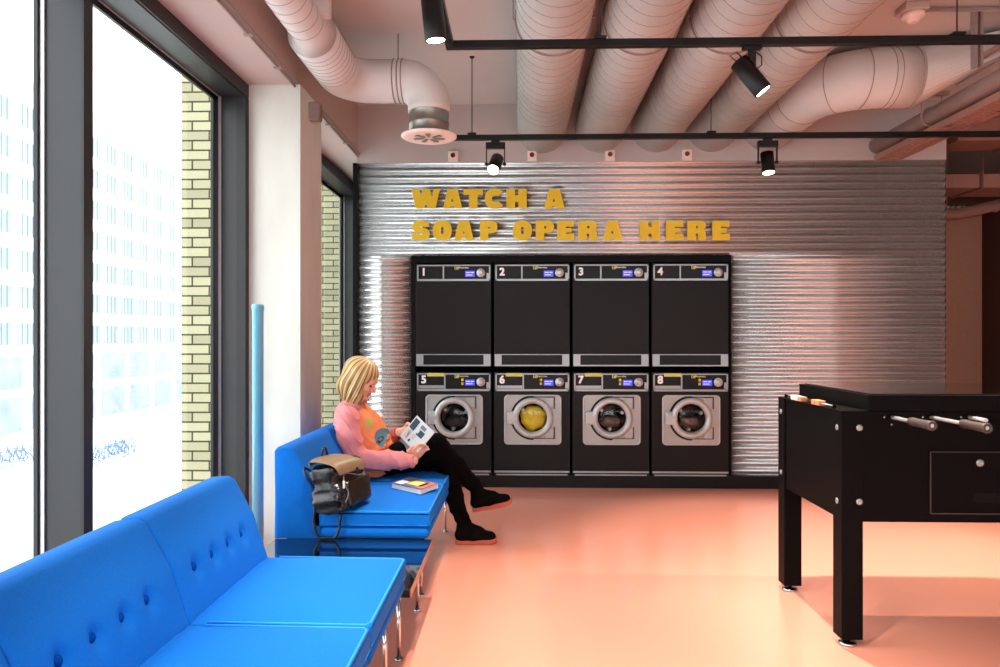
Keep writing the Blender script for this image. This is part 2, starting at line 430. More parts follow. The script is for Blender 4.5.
# unseen rear wall behind the camera; window openings added for frontal fill light
b = bmesh.new(); bx(b, (-2.0, YB-.2, 0), (XR+.2, YB, .9)); bx(b, (-2.0, YB-.2, 2.8), (XR+.2, YB, ZC))
for x in (-2.0, .4, 2.8, 5.2, 6.4): bx(b, (x, YB-.2, .9), (x+.4, YB, 2.8))
struct('wall_rear', b, 'wallpink')
b = bmesh.new(); bx(b, (XR, YB, 0), (XR+.2, YE, ZC)); struct('wall_right', b, 'wallpink')
b = bmesh.new(); bx(b, (-1.6, YE, 0), (XR, YE+.2, ZC)); struct('wall_far', b, 'brown')
# back wall core (plaster above, black edges) and plinth
XL, XRt = XF, 3.515
HX0, HX1 = atY(412, 256, D).x, atY(729.5, 255, D).x     # recess of the machines
HZ0, HZ1 = .105, atY(570, 255.5, D).z
ZT = 2.722
b = bmesh.new()
bx(b, (XL+.0, D, ZT), (XRt, D+.9, ZC)); 
struct('wall_back', b, 'wallpink')
b = bmesh.new()
bx(b, (XL+.003, D+.03, .0), (HX0, D+.9, ZT)); bx(b, (HX1+.012, D+.03, 0), (XRt+.012, D+.9, ZT)); bx(b, (HX0, D+.03, HZ1), (HX1+.012, D+.9, ZT))
bx(b, (HX0, D+.75, 0), (HX1, D+.9, HZ1)); bx(b, (XL-.035, D-.015, 0), (XL-.001, D+.9, ZT-.0))
struct('wall_core', b, 'black')
# corrugated cladding
b = bmesh.new(); pitch = .0628; NS = 10
zs = sorted(set([round(z, 5) for z in np.arange(.105, ZT, pitch/NS)]+[HZ0, HZ1, ZT]))
def depth(z): return D+.012-.011*math.cos(2*PI*(z-.02)/pitch)
def strip(x0, x1, za, zb):
    zz = [z for z in zs if za-1e-6 <= z <= zb+1e-6]
    r = [(b.verts.new((x0, depth(z), z)), b.verts.new((x1, depth(z), z)), b.verts.new((x1, depth(z)+.003, z)), b.verts.new((x0, depth(z)+.003, z))) for z in zz]
    for p, q in zip(r, r[1:]):
        for i in range(4):
            f = b.faces.new([p[i], p[(i+1) % 4], q[(i+1) % 4], q[i]]); f.smooth = True
    b.faces.new(r[0]); b.faces.new(r[-1][::-1])
xs = [XL, .25, 1.6, 2.55, XRt]
strip(XL, HX0-.004, HZ0, HZ1); strip(HX1+.012, XRt, HZ0, HZ1); strip(XL, XRt, HZ1, ZT)
struct('wall_cladding', b, 'corr')
b = bmesh.new(); bx(b, (XL, D-.012, 0), (XRt+.012, D+.74, .104)); struct('baseboard_back', b, 'plinth')
b = bmesh.new()
bx(b, (HX0-.004, D-.006, HZ0), (HX0+.026, D+.7, HZ1)); bx(b, (HX1+.001, D-.006, HZ0), (HX1+.012, D+.7, HZ1)); bx(b, (HX0+.026, D-.006, HZ1-.058), (HX1+.001, D+.7, HZ1))
struct('trim_5', b, 'black')
# ------------------------------------------------------------------ right background
b = bmesh.new(); p0 = atY(949, 205, 7.7); p1 = atY(982, 205, 7.7)
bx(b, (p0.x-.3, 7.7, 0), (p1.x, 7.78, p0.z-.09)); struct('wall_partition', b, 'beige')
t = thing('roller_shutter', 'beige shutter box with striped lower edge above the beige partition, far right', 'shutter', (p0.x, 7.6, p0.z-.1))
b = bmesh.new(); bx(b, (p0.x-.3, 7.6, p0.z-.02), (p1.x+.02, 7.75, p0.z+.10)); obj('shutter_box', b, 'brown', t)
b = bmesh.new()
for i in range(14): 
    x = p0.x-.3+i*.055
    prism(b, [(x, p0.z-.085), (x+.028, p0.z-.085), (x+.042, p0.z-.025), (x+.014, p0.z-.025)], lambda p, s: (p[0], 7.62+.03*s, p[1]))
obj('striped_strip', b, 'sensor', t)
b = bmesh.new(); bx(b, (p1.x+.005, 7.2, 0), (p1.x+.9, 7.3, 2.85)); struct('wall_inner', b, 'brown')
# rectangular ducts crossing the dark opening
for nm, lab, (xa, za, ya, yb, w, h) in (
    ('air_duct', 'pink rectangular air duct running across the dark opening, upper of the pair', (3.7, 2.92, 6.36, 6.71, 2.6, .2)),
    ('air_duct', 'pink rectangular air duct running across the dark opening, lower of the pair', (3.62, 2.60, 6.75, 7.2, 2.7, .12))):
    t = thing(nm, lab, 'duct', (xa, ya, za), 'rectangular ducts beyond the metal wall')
    b = bmesh.new(); bx(b, (xa, ya, za), (xa+w, yb, za+h)); obj('duct_body', b, 'shadedpaint', t)
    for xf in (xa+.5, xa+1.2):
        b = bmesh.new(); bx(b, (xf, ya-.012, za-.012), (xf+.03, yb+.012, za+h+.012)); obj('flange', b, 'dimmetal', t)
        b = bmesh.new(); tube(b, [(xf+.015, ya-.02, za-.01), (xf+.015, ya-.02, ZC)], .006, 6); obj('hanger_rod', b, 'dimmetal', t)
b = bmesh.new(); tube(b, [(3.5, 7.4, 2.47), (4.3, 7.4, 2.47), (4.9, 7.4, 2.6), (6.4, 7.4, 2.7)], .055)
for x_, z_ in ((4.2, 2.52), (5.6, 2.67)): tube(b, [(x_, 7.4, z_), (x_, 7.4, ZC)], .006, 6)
tag(obj('service_pipe', b, 'shadedpaint'), 'pink service pipe bending below the ducts in the dark opening', 'pipe')
# ================================================================== DUCTS
def spiro(name, label, pts, r, group=None, seams=True, step=.13, mats='duct', ends=()):
    t = thing(name, label, 'duct', pts[0], group)
    b = bmesh.new(); tube(b, pts, r, 40); obj('duct_body', b, mats, t)
    return t
def rings(t, a, bb, r, step, tilt=.12, rr=.0016):
    """spiral seams as slanted rings between a and bb"""
    a = Vector(a); bb = Vector(bb); d = (bb-a); L = d.length; d.normalize(); x, y = frame_of(d); b = bmesh.new()
    n = int(L/step)
    for i in range(n):
        c = a+d*(i+.5)*step
        tube(b, [c+(x*math.cos(q)+y*math.sin(q))*(r+.0006)+d*math.sin(q)*tilt*r for q in [2*PI*k/36 for k in range(36)]], rr, 5, closed=True)
    return obj('spiral_seam', b, 'ductseam', t)
def hanger(t, c, r, mat_='ductseam'):
    c = Vector(c); b = bmesh.new()
    tube(b, [c+Vector((math.cos(q), 0, math.sin(q)))*(r+.006) for q in [2*PI*k/40 for k in range(40)]], .005, 6, closed=True)
    for sx in (-1, 1):
        bx(b, (c.x+sx*(r+.012)-.008, c.y-.012, c.z-.004), (c.x+sx*(r+.012)+.010, c.y+.012, c.z+.004))
        tube(b, [(c.x+sx*(r+.017), c.y, c.z), (c.x+sx*(r+.017), c.y, ZC)], .004, 6)
    obj('hanger', b, mat_, t)
RZ, RR = 3.0, .205
names = ['leftmost of the big overhead ducts, above the letter A', 'second of the big overhead ducts from the left', 'third of the big overhead ducts from the left', 'fourth of the big overhead ducts, behind the aimed spotlight']
for i, pxc in enumerate((542, 599.5, 656, 711.5)):
    x = atY(pxc, 135, D).x
    t = spiro('ventilation_duct', 'round pale pink spiral duct, '+names[i], [(x, D-.001, RZ), (x, YB+.3, RZ)], RR, 'round ducts running along the ceiling')
    rings(t, (x, D-.75, RZ), (x, 1.2, RZ), RR, .115)
    hanger(t, (x, 4.05, RZ), RR); hanger(t, (x, 1.9, RZ), RR)
# fifth duct, bends to the right and flattens
x5 = atY(767, 135, D).x; y5 = 5.02; z5 = 2.99; r5 = .195; R = .38
t = thing('bent_duct', 'pale pink round duct bending right and widening into a flat duct', 'duct', (x5, D, z5))
pts = [(x5, D-.001, z5), (x5, y5+R, z5)]+[(x5+R-R*math.cos(q), y5+R-R*math.sin(q), z5) for q in [PI/2*k/10 for k in range(1, 11)]]+[(2.62, y5, z5)]
b = bmesh.new(); tube(b, pts, r5, 40); obj('duct_body', b, 'duct', t)
b = bmesh.new()
for c, d in (((x5+R, y5, z5), (1, 0, 0)), ((2.28, y5, z5), (1, 0, 0)), ((2.47, y5, z5), (1, 0, 0)), ((2.6, y5, z5), (1, 0, 0)), ((x5+R-R*math.cos(.78), y5+R-R*math.sin(.78), z5), (.7, -.7, 0)), ((x5, y5+R, z5), (0, 1, 0)), ((x5, y5+R+.2, z5), (0, 1, 0))):
    d = Vector(d).normalized(); X_, Y_ = frame_of(d); c = Vector(c)
    tube(b, [c+(X_*math.cos(q)+Y_*math.sin(q))*(r5+.001) for q in [2*PI*k/40 for k in range(40)]], .003, 5, closed=True)
obj('seam', b, 'ductseam', t)
b = bmesh.new(); nseg = 40; A_, B_ = [], []      # round-to-rectangular transition
for k in range(nseg):
    q = 2*PI*k/nseg; c_, s_ = math.cos(q), math.sin(q)
    A_.append(b.verts.new((2.62, y5+r5*c_, z5+r5*s_)))
    m_ = max(abs(c_), abs(s_)); B_.append(b.verts.new((3.12, y5+.33*c_/m_, 3.13+.065*s_/m_)))
for k in range(nseg): b.faces.new([A_[k], A_[(k+1) % nseg], B_[(k+1) % nseg], B_[k]])
obj('transition', b, 'duct', t)
b = bmesh.new(); bx(b, (3.12, y5-.33, 3.065), (5.2, y5+.33, 3.195)); bx(b, (3.11, y5-.345, 3.05), (3.135, y5+.345, 3.205)); obj('flat_duct', b, 'duct', t)
# left duct with elbow and diffuser
zl = 2.905; yl = 4.75; xl = -1.13; rl = .135
xd = atY(429, 130, yl).x
t = thing('supply_duct', 'round pale pink duct beside the windows turning down into a ceiling diffuser', 'duct', (xd, yl, 2.55))
R = .17; R2 = .19
pts = [(xl, 3.99, zl), (xl, yl-R2, zl)]+[(xl+R2-R2*math.cos(q), yl-R2+R2*math.sin(q), zl) for q in [PI/2*k/10 for k in range(1, 11)]]
pts += [(xd-R, yl, zl)]+[(xd-R+R*math.sin(q), yl, zl-R+R*math.cos(q)) for q in [PI/2*k/10 for k in range(1, 11)]]+[(xd, yl, 2.70)]
b = bmesh.new(); tube(b, pts, rl, 40); obj('duct_body', b, 'duct', t)
b = bmesh.new(); tube(b, [(xl, YB+.4, zl), (xl, 3.92, zl), (xl, 3.99, zl)], [.098, .098, rl], 36); obj('narrow_duct', b, 'duct', t)
rings(t, (xl, 4.05, zl), (xl, 4.5, zl), rl, .055); rings(t, (xl, 1.6, zl), (xl, 3.9, zl), .098, .10)
b = bmesh.new(); tube(b, [(xd-R-.03, yl, zl+rl), (xd-R-.03, yl, ZC)], .004, 6); obj('hanger_rod', b, 'ductseam', t)
for x in (xd-R-.05, xd-R-.02, xd-R+.005):
    b = bmesh.new(); tube(b, [Vector((x, yl+math.cos(q)*(rl+.002), zl+math.sin(q)*(rl+.002))) for q in [2*PI*k/40 for k in range(40)]], .004, 6, closed=True); obj('band', b, 'ductseam', t)
b = bmesh.new(); rbx(b, (xl+.06, 3.80, zl+.02), (xl+.14, 3.87, zl+.12), .006); obj('pipe_clamp', b, 'duct', t)
b = bmesh.new(); lathe(b, (xd, yl, 2.565), (0, 0, 1), [(0, .127), (.055, .127), (.06, .131), (.065, .127), (.145, .127), (.15, .132), (.155, .127)], 40); obj('collar', b, 'galv', t, label='bare galvanised collar')
b = bmesh.new(); lathe(b, (xd, yl, 2.54), (0, 0, 1), [(0, .12), (-.004, .165), (.004, .178), (.012, .178), (.026, .125)], 48); obj('diffuser', b, 'grille', t, label='round white diffuser ring')
b = bmesh.new()
for a in range(7):
    q = a*2*PI/7+.3; d = Vector((math.cos(q), math.sin(q), 0)); n_ = Vector((-math.sin(q), math.cos(q), 0)); c = Vector((xd, yl, 2.5355))
    vs = [c+d*.03-n_*.006, c+d*.10-n_*.02, c+d*.10+n_*.012, c+d*.03+n_*.008]
    prism(b, [(v.x, v.y) for v in vs], lambda p, s: (p[0], p[1], 2.5325+.004*s))
obj('swirl_vane', b, 'galv', t)
# cable conduit along the soffit edge + junction box
t = thing('cable_conduit', 'thin pink cable conduit with clips along the soffit edge, junction box on it', 'conduit', (XF, 4.4, ZS))
b = bmesh.new(); tube(b, [(XF+.012, -1, ZS-.012), (XF+.012, D-.03, ZS-.012)], .007, 8); tube(b, [(XF+.03, -1, ZS+.012), (XF+.03, D-.03, ZS+.012)], .005, 8); obj('pipe', b, 'ductseam', t)
for y in (1.9, 2.5, 3.1, 3.65, 4.1, 5.2, 5.7):
    b = bmesh.new(); bx(b, (XF-.004, y-.012, ZS-.024), (XF+.04, y+.012, ZS-.018)); obj('clip', b, 'ductseam', t)
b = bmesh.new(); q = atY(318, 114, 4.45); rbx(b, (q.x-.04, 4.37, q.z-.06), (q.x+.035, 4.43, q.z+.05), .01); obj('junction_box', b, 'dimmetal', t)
# grey pipe with cable tray on the right
xg = atY(880, 155, D).x-.03
t = thing('ceiling_pipe', 'thick grey ceiling pipe above a perforated cable tray at right', 'pipe', (xg, D, 2.84))
b = bmesh.new(); tube(b, [(xg, D-.001, 2.835), (xg, 1.5, 2.835)], .062, 24); obj('pipe', b, 'greypipe', t)
b = bmesh.new()
tube(b, [(xg+math.cos(q)*.068, 5.38, 2.835+math.sin(q)*.068) for q in [2*PI*k/24 for k in range(24)]], .006, 6, closed=True)
tube(b, [(xg-.072, 5.38, 2.835), (xg-.072, 5.38, 3.0)], .004, 6); tube(b, [(xg+.072, 5.38, 2.835), (xg+.072, 5.38, 3.0)], .004, 6)
bx(b, (xg-.09, 1.6, 2.985), (xg-.055, 5.42, 3.01)); bx(b, (xg-.1, 5.36, 2.9851), (xg+.12, 5.40, 3.0101))
obj('pipe_hanger', b, 'greypipe', t)
t = thing('cable_tray', 'perforated metal cable tray under the grey ceiling pipe', 'cable tray', (xg+.08, D, 2.72))
b = bmesh.new()
x0, x1, zt = xg-.03, xg+.17, 2.705
bx(b, (x0-.003, 1.5, zt), (x0, D-.03, zt+.045)); bx(b, (x1, 1.5, zt), (x1+.003, D-.03, zt+.045))
for xx0, xx1 in ((x0, x0+.03), (x0+.055, x0+.085), (x0+.115, x0+.145), (x0+.17, x1)): bx(b, (xx0, 1.5, zt), (xx1, D-.03, zt+.003))
y = 1.5
while y < D-.06:
    bx(b, (x0+.001, y, zt+.0005), (x1-.001, y+.028, zt+.0034)); y += .055
obj('tray', b, 'traymetal', t)
# smoke detector with conduits
q = atY(913, 12, 4.43)
t = thing('smoke_detector', 'white smoke detector on a square box below the ceiling, upper right', 'smoke detector', (q.x, 4.43, ZC))
b = bmesh.new(); rbx(b, (q.x-.075, 4.36, 3.165), (q.x+.065, 4.5, ZC+.0), .008); obj('mounting_box', b, 'fascia', t)
b = bmesh.new(); lathe(b, (q.x, 4.43, 3.165), (0, 0, -1), [(0, .062), (.018, .065), (.03, .058), (.034, .04), (.05, .035), (.056, .02)], 32); obj('sensor_head', b, 'sensor', t)
b = bmesh.new()
for zz in (3.165, 3.195): tube(b, [(q.x+.065, 4.40 if zz < 3.18 else 4.44, zz), (4.4, 4.40 if zz < 3.18 else 4.44, zz)], .008, 8)
obj('conduit', b, 'ductseam', t)
t = thing('strut_channel', 'hanging metal strut frame carrying pipes, upper right corner', 'strut', (atY(985, 40, 4.4).x, 4.4, 3.0))
xs_ = atY(984, 40, 4.4).x
b = bmesh.new(); bx(b, (xs_-.012, 4.47, 2.86), (xs_+.008, 4.51, ZC)); obj('post', b, 'ductseam', t)
b = bmesh.new(); bx(b, (xs_+.025, 4.47, 2.86), (xs_+.04, 4.51, ZC)); obj('post', b, 'ductseam', t)
b = bmesh.new(); bx(b, (xs_-.1, 4.515, 3.02), (xs_+1.4, 4.55, 3.045)); obj('crossbar', b, 'traymetal', t)
# ================================================================== TRACK LIGHTING
ZTR = 2.645
def track(name, label, a, bb, rods, group='black lighting tracks'):
    t = thing(name, label, 'lighting track', a, group)
    b = bmesh.new(); a = Vector(a); bb = Vector(bb)
    w = .019
    lo = Vector((min(a.x, bb.x)-w, min(a.y, bb.y)-w, a.z-.018)); hi = Vector((max(a.x, bb.x)+w, max(a.y, bb.y)+w, a.z+.018))
    bx(b, lo, hi); obj('rail', b, 'trackblk', t, bevel=.003)
    for p in rods:
        b = bmesh.new(); tube(b, [(p[0], p[1], a.z+.018), (p[0], p[1], ZC)], .0035, 6); lathe(b, (p[0], p[1], ZC-.012), (0, 0, 1), [(0, .01), (.011, .02)], 12)
        rbx(b, (p[0]-.03, p[1]-.024, a.z+.0185), (p[0]+.03, p[1]+.024, a.z+.032), .004); obj('suspension_rod', b, 'trackblk', t)
    return t
YN, YFa = 3.52, 5.15
xc = atY(450, 42, YN).x
track('lighting_track', 'black ceiling track nearest the metal wall, long and level', (atY(453, 136, YFa).x, YFa, ZTR), (6.4, YFa, ZTR), [(atY(472, 100, YFa).x, YFa), (atY(711, 100, YFa).x, YFa), (5.6, YFa)])
track('lighting_track', 'black ceiling track crossing the picture nearest the viewer', (xc, YN, ZTR), (6.4, YN, ZTR), [(atY(600, 10, YN).x, YN), (atY(957, 10, YN).x, YN)])
track('lighting_track', 'short black ceiling track running toward the viewer at top left', (xc, -1.5, ZTR), (xc, YN-.04, ZTR), [(xc, 1.2)])
def spot_lamp(label, p, aim, style='arm', power=60, size=1.1, blend=.6, lens=True):
    """p: point under the rail; aim: direction"""
    d = Vector(aim).normalized(); t = thing('spotlight', label, 'spotlight', p, 'black track spotlights')
    p = Vector(p); b = bmesh.new(); x_, y_ = frame_of(d)
    if style == 'arm':
        rbx(b, (p.x-.045, p.y-.017, p.z-.018), (p.x+.045, p.y+.017, p.z), .004); obj('adapter', b, 'trackblk', t)
        b = bmesh.new(); rbx(b, (p.x-.016, p.y-.014, p.z-.12), (p.x+.016, p.y+.014, p.z-.015), .006); obj('arm', b, 'trackblk', t)
        c = p+Vector((0, 0, -.15)); top = c-d*.105; L = .19; r = .044
        b = bmesh.new(); tube(b, [p+Vector((.02, 0, -.03)), p+Vector((.045, 0, -.05)), p+Vector((.045, 0, -.09)), p+Vector((.02, 0, -.11))], .003, 6)
        tube(b, [top+x_*0+Vector((-.01, 0, .0)), top-d*.03+Vector((-.02, 0, 0)), top-d*.03+Vector((.01, 0, .02)), p+Vector((-.01, 0, -.09))], .003, 6); obj('cable', b, 'trackblk', t)
    elif style == 'yoke':
        rbx(b, (p.x-.03, p.y-.017, p.z-.02), (p.x+.03, p.y+.017, p.z), .004); obj('adapter', b, 'trackblk', t)
        b = bmesh.new(); rbx(b, (p.x-.068, p.y-.02, p.z-.06), (p.x+.068, p.y+.02, p.z-.018), .003)
        for s in (-1, 1):
            bx(b, (p.x+s*.063-.004, p.y-.01, p.z-.18), (p.x+s*.063+.004, p.y+.01, p.z-.05)); lathe(b, (p.x+s*.05, p.y, p.z-.165), (s, 0, 0), [(0, .01), (.024, .01)], 12)
        obj('yoke', b, 'trackblk', t)
        c = p+Vector((0, 0, -.165)); L = .15; r = .045; top = c-d*.07
    else:
        rbx(b, (p.x-.017, p.y-.05, p.z-.03), (p.x+.017, p.y+.05, p.z), .004); obj('adapter', b, 'trackblk', t)
        top = p+Vector((-.012, 0, -.025)); L = .205; r = .042
    b = bmesh.new()
    lathe(b, top, d, [(0, r*.75), (.004, r), (L-.004, r), (L, r*.97), (L, r*.86), (L-.012, r*.84)], 32); obj('lamp_body', b, 'trackblk', t)
    b = bmesh.new(); lathe(b, top+d*(L-.011), d, [(0, r*.83), (.009, r*.83), (.0095, r*.6)], 28); obj('lens', b, 'lens', t, label='glowing lens')
    ld = bpy.data.lights.new('spot', 'SPOT'); ld.energy = power; ld.spot_size = size; ld.spot_blend = blend; ld.shadow_soft_size = .03
    ld.color = (1, .85, .71)
    lo = bpy.data.objects.new('spot_beam', ld); C.objects.link(lo); lo.location = top+d*(L+.012)-Vector(p) ; lo.parent = t
    lo.rotation_euler = d.to_track_quat('-Z', 'Y').to_euler()
    return t
PW = 1.7
spot_lamp('black track spotlight pointing steeply down at top left, lens lit', (xc+.0, 2.84, ZTR-.018), (.10, .06, -1), 'stub', 60*PW, 1.3)
spot_lamp('black track spotlight tilted down to the right on the nearest track', (atY(752, 47, YN).x, YN, ZTR-.018), (.62, -.12, -.85), 'arm', 125*PW, 1.9)
spot_lamp('black track spotlight glaring toward the viewer above the word WATCH', (atY(495.5, 140, YFa).x, YFa, ZTR-.018), (-.16, -.62, -.62), 'yoke', 45*PW, 1.2)
spot_lamp('black track spotlight hanging above the machines, aimed straight down', (atY(767.5, 140, YFa).x, YFa, ZTR-.018), (.02, -.22, -1), 'yoke', 70*PW, 1.3)
spot_lamp('added unseen black track spotlight near the right end of the farther track', (3.9, YFa, ZTR-.018), (-.1, -.5, -1), 'yoke', 70*PW, 1.3)  # this lamp and the next three are unseen, added as room fill
spot_lamp('added black fill spotlight on the nearest track, outside the frame at right', (3.1, YN, ZTR-.018), (-.5, .05, -1), 'arm', 80*PW, 1.4)
spot_lamp('added black fill spotlight over the sofa side, outside the frame', (xc, 1.3, ZTR-.018), (.2, .3, -1), 'stub', 80*PW, 1.4)
spot_lamp('added black fill spotlight behind the viewer', (xc, -.6, ZTR-.018), (.35, .5, -1), 'stub', 90*PW, 1.5)
# alarm sounders on top of the cladding
for i, px in enumerate((453, 532, 610, 687)):
    q = atY(px, 158, D-.02)
    t = thing('indicator_box', ['small white box with red dot, left of the glaring spotlight', 'small white box with red dot below the leftmost overhead duct', 'small white box with red dot, third from the left', 'small white box with red dot, rightmost of the four'][i], 'indicator box', (q.x, D-.03, ZT), 'boxes with red dots along the wall top')
    b = bmesh.new(); rbx(b, (q.x-.04, D-.03, ZT+.001), (q.x+.04, D-.0005, ZT+.09), .005); obj('housing', b, 'sensor', t)
    b = bmesh.new(); lathe(b, (q.x, D-.03, ZT+.055), (0, -1, 0), [(0, .02), (.004, .02), (.006, .014)], 20); obj('red_button', b, 'red', t, label='dark red dot')
# ================================================================== LETTERING
def sup(cx, cz, rx, rz, n, a0, a1, k=28):
    out = []
    for i in range(k+1):
        a = math.radians(a0+(a1-a0)*i/k); c_, s_ = math.cos(a), math.sin(a)
        out.append((cx+rx*math.copysign(abs(c_)**(2/n), c_), cz+rz*math.copysign(abs(s_)**(2/n), s_)))
    return out
A = ([(.25, 1), (.75, 1), (.97, .07), (1.0, 0), (.61, 0), (.58, .10), (.38, .10), (.35, 0), (0, 0), (.03, .07)], [(.47, .54), (.42, .34), (.54, .34)])
O = (sup(.5, .5, .5, .515, 2.3, 0, 355, 40), sup(.5, .5, .075, .2, 2.6, 0, 350, 20))
Pp = ([(0, 1), (.62, 1)]+sup(.62, .68, .38, .32, 2.3, 88, -88, 14)+[(.47, .36), (.47, 0), (0, 0)], [(.47, .60), (.47, .74), (.56, .73), (.58, .67), (.56, .61)])
Hh = ([(0, 1), (.42, 1), (.42, .68), (.59, .68), (.59, 1), (1, 1), (1, 0), (.59, 0), (.59, .33), (.42, .33), (.42, 0), (0, 0)],)
Ee = ([(0, 1), (.98, 1), (.98, .68), (.5, .70), (.5, .62), (.84, .62), (.84, .39), (.5, .39), (.5, .31), (1, .33), (1, 0), (0, 0)],)
Rr = ([(0, 1), (.68, 1), (.88, .95), (.96, .82), (.95, .64), (.84, .53), (.95, .44), (1.0, .0), (.57, 0), (.56, .33), (.44, .35), (.44, 0), (0, 0)], [(.46, .60), (.46, .74), (.55, .73), (.57, .67), (.55, .61)])
Ww = ([(0, 1), (.27, 1), (.28, .9), (.335, .58), (.38, .84), (.38, 1), (.64, 1), (.65, .84), (.715, .58), (.76, .9), (.77, 1), (1, 1), (.97, .9), (.84, 0), (.57, 0), (.49, .36), (.43, 0), (.15, 0), (.02, .9)],)
Tt = ([(0, 1), (1, 1), (1, .68), (.72, .72), (.72, 0), (.28, 0), (.28, .72), (0, .68)],)
Cc = (sup(.52, .5, .52, .515, 2.3, 48, 312, 30)+[(.95, .16), (.72, .36)]+sup(.58, .5, .22, .17, 2.2, 300, 60, 14)+[(.72, .66), (.95, .88)],)
Ss = ([(.88, .96), (.94, .80), (.97, .70), (.72, .66), (.55, .71), (.42, .74), (.42, .68), (.62, .62), (.85, .58), (.97, .47), (1, .30), (.93, .12), (.75, .02), (.5, -.015), (.28, .0), (.14, .05), (.0, .0), (-.03, .2), (.0, .33), (.28, .36), (.42, .29), (.58, .26), (.58, .33), (.4, .37), (.14, .43), (.03, .55), (.0, .72), (.08, .90), (.27, 1.0), (.5, 1.015), (.72, .98), (.80, .95)],)
G = dict(A=A, O=O, P=Pp, H=Hh, E=Ee, R=Rr, W=Ww, T=Tt, C=Cc, S=Ss)
t = thing('wall_lettering', 'bold yellow raised letters reading WATCH A SOAP OPERA HERE on corrugated metal', 'sign', (0, D-.02, 2.2))
rows = [((189.3, 208.6), [('W', 411.6, 440.4), ('A', 443, 462.6), ('T', 463.8, 482.8), ('C', 485, 504), ('H', 506.5, 526.7), ('A', 543.8, 565)]),
        ((220.9, 240.3), [('S', 412.4, 430), ('O', 432.8, 452), ('A', 454, 474.2), ('P', 480, 497.5), ('O', 512.8, 532), ('P', 535.8, 553.8), ('E', 557.3, 574.2), ('R', 578.4, 597.4), ('A', 602.7, 622.5), ('H', 639.6, 659.5), ('E', 665.8, 683), ('R', 687, 706), ('E', 712, 729.3)])]
for (ya, yb), ls in rows:
    for ch, xa, xb in ls:
        p = atY(xa, yb, D); q = atY(xb, ya, D)
        cu = bpy.data.curves.new('l', 'CURVE'); cu.dimensions = '2D'; cu.fill_mode = 'BOTH'; cu.extrude = .006
        for poly in G[ch]:
            sp = cu.splines.new('POLY'); sp.points.add(len(poly)-1); sp.use_cyclic_u = True
            for i, (u, v) in enumerate(poly): sp.points[i].co = (u*(q.x-p.x), v*(q.z-p.z), 0, 1)
        o = bpy.data.objects.new('l', cu); C.objects.link(o); bpy.context.view_layer.update()
        me = bpy.data.meshes.new_from_object(o.evaluated_get(bpy.context.evaluated_depsgraph_get())); bpy.data.objects.remove(o)
        me.transform(Matrix.Translation((p.x, D-.0085, p.z))@Matrix.Rotation(PI/2, 4, 'X')); me.transform(Matrix.Translation((0, .02-D, -2.2)))
        me.materials.clear(); me.materials.append(M['yellow'])
        o = bpy.data.objects.new('letter', me); C.objects.link(o); o.parent = t
# ================================================================== WASHING MACHINES
PX = (HX1-HX0-.052)/4                     # unit pitch
ppm = F/D
def lx(px): return (px-453.0)/ppm*1.0     # px measured on unit 1/5 (centre 453)
def lz(py): return H+(CY+.3-py)/ppm
W2 = .317
DISP_NO = ['1', '2', '3', '4']
YFc = -.028                                 # face sits a little in front of the wall plane
def rect_frame(b, x0, x1, z0, z1, w, y0, y1, mi=0):
    bx(b, (x0, y0, z0), (x1, y1, z0+w), mi); bx(b, (x0, y0, z1-w*.6), (x1, y1, z1), mi)
    bx(b, (x0, y0, z0), (x0+w*.7, y1, z1), mi); bx(b, (x1-w*.7, y0, z0), (x1, y1, z1), mi)
def rrect(x0, x1, z0, z1, r, n=6):
    out = []
    for cx, cz, a in ((x1-r, z1-r, 0), (x0+r, z1-r, 90), (x0+r, z0+r, 180), (x1-r, z0+r, 270)):
        for i in range(n+1):
            q = math.radians(a+90*i/n); out.append((cx+r*math.cos(q), cz+r*math.sin(q)))
    return out
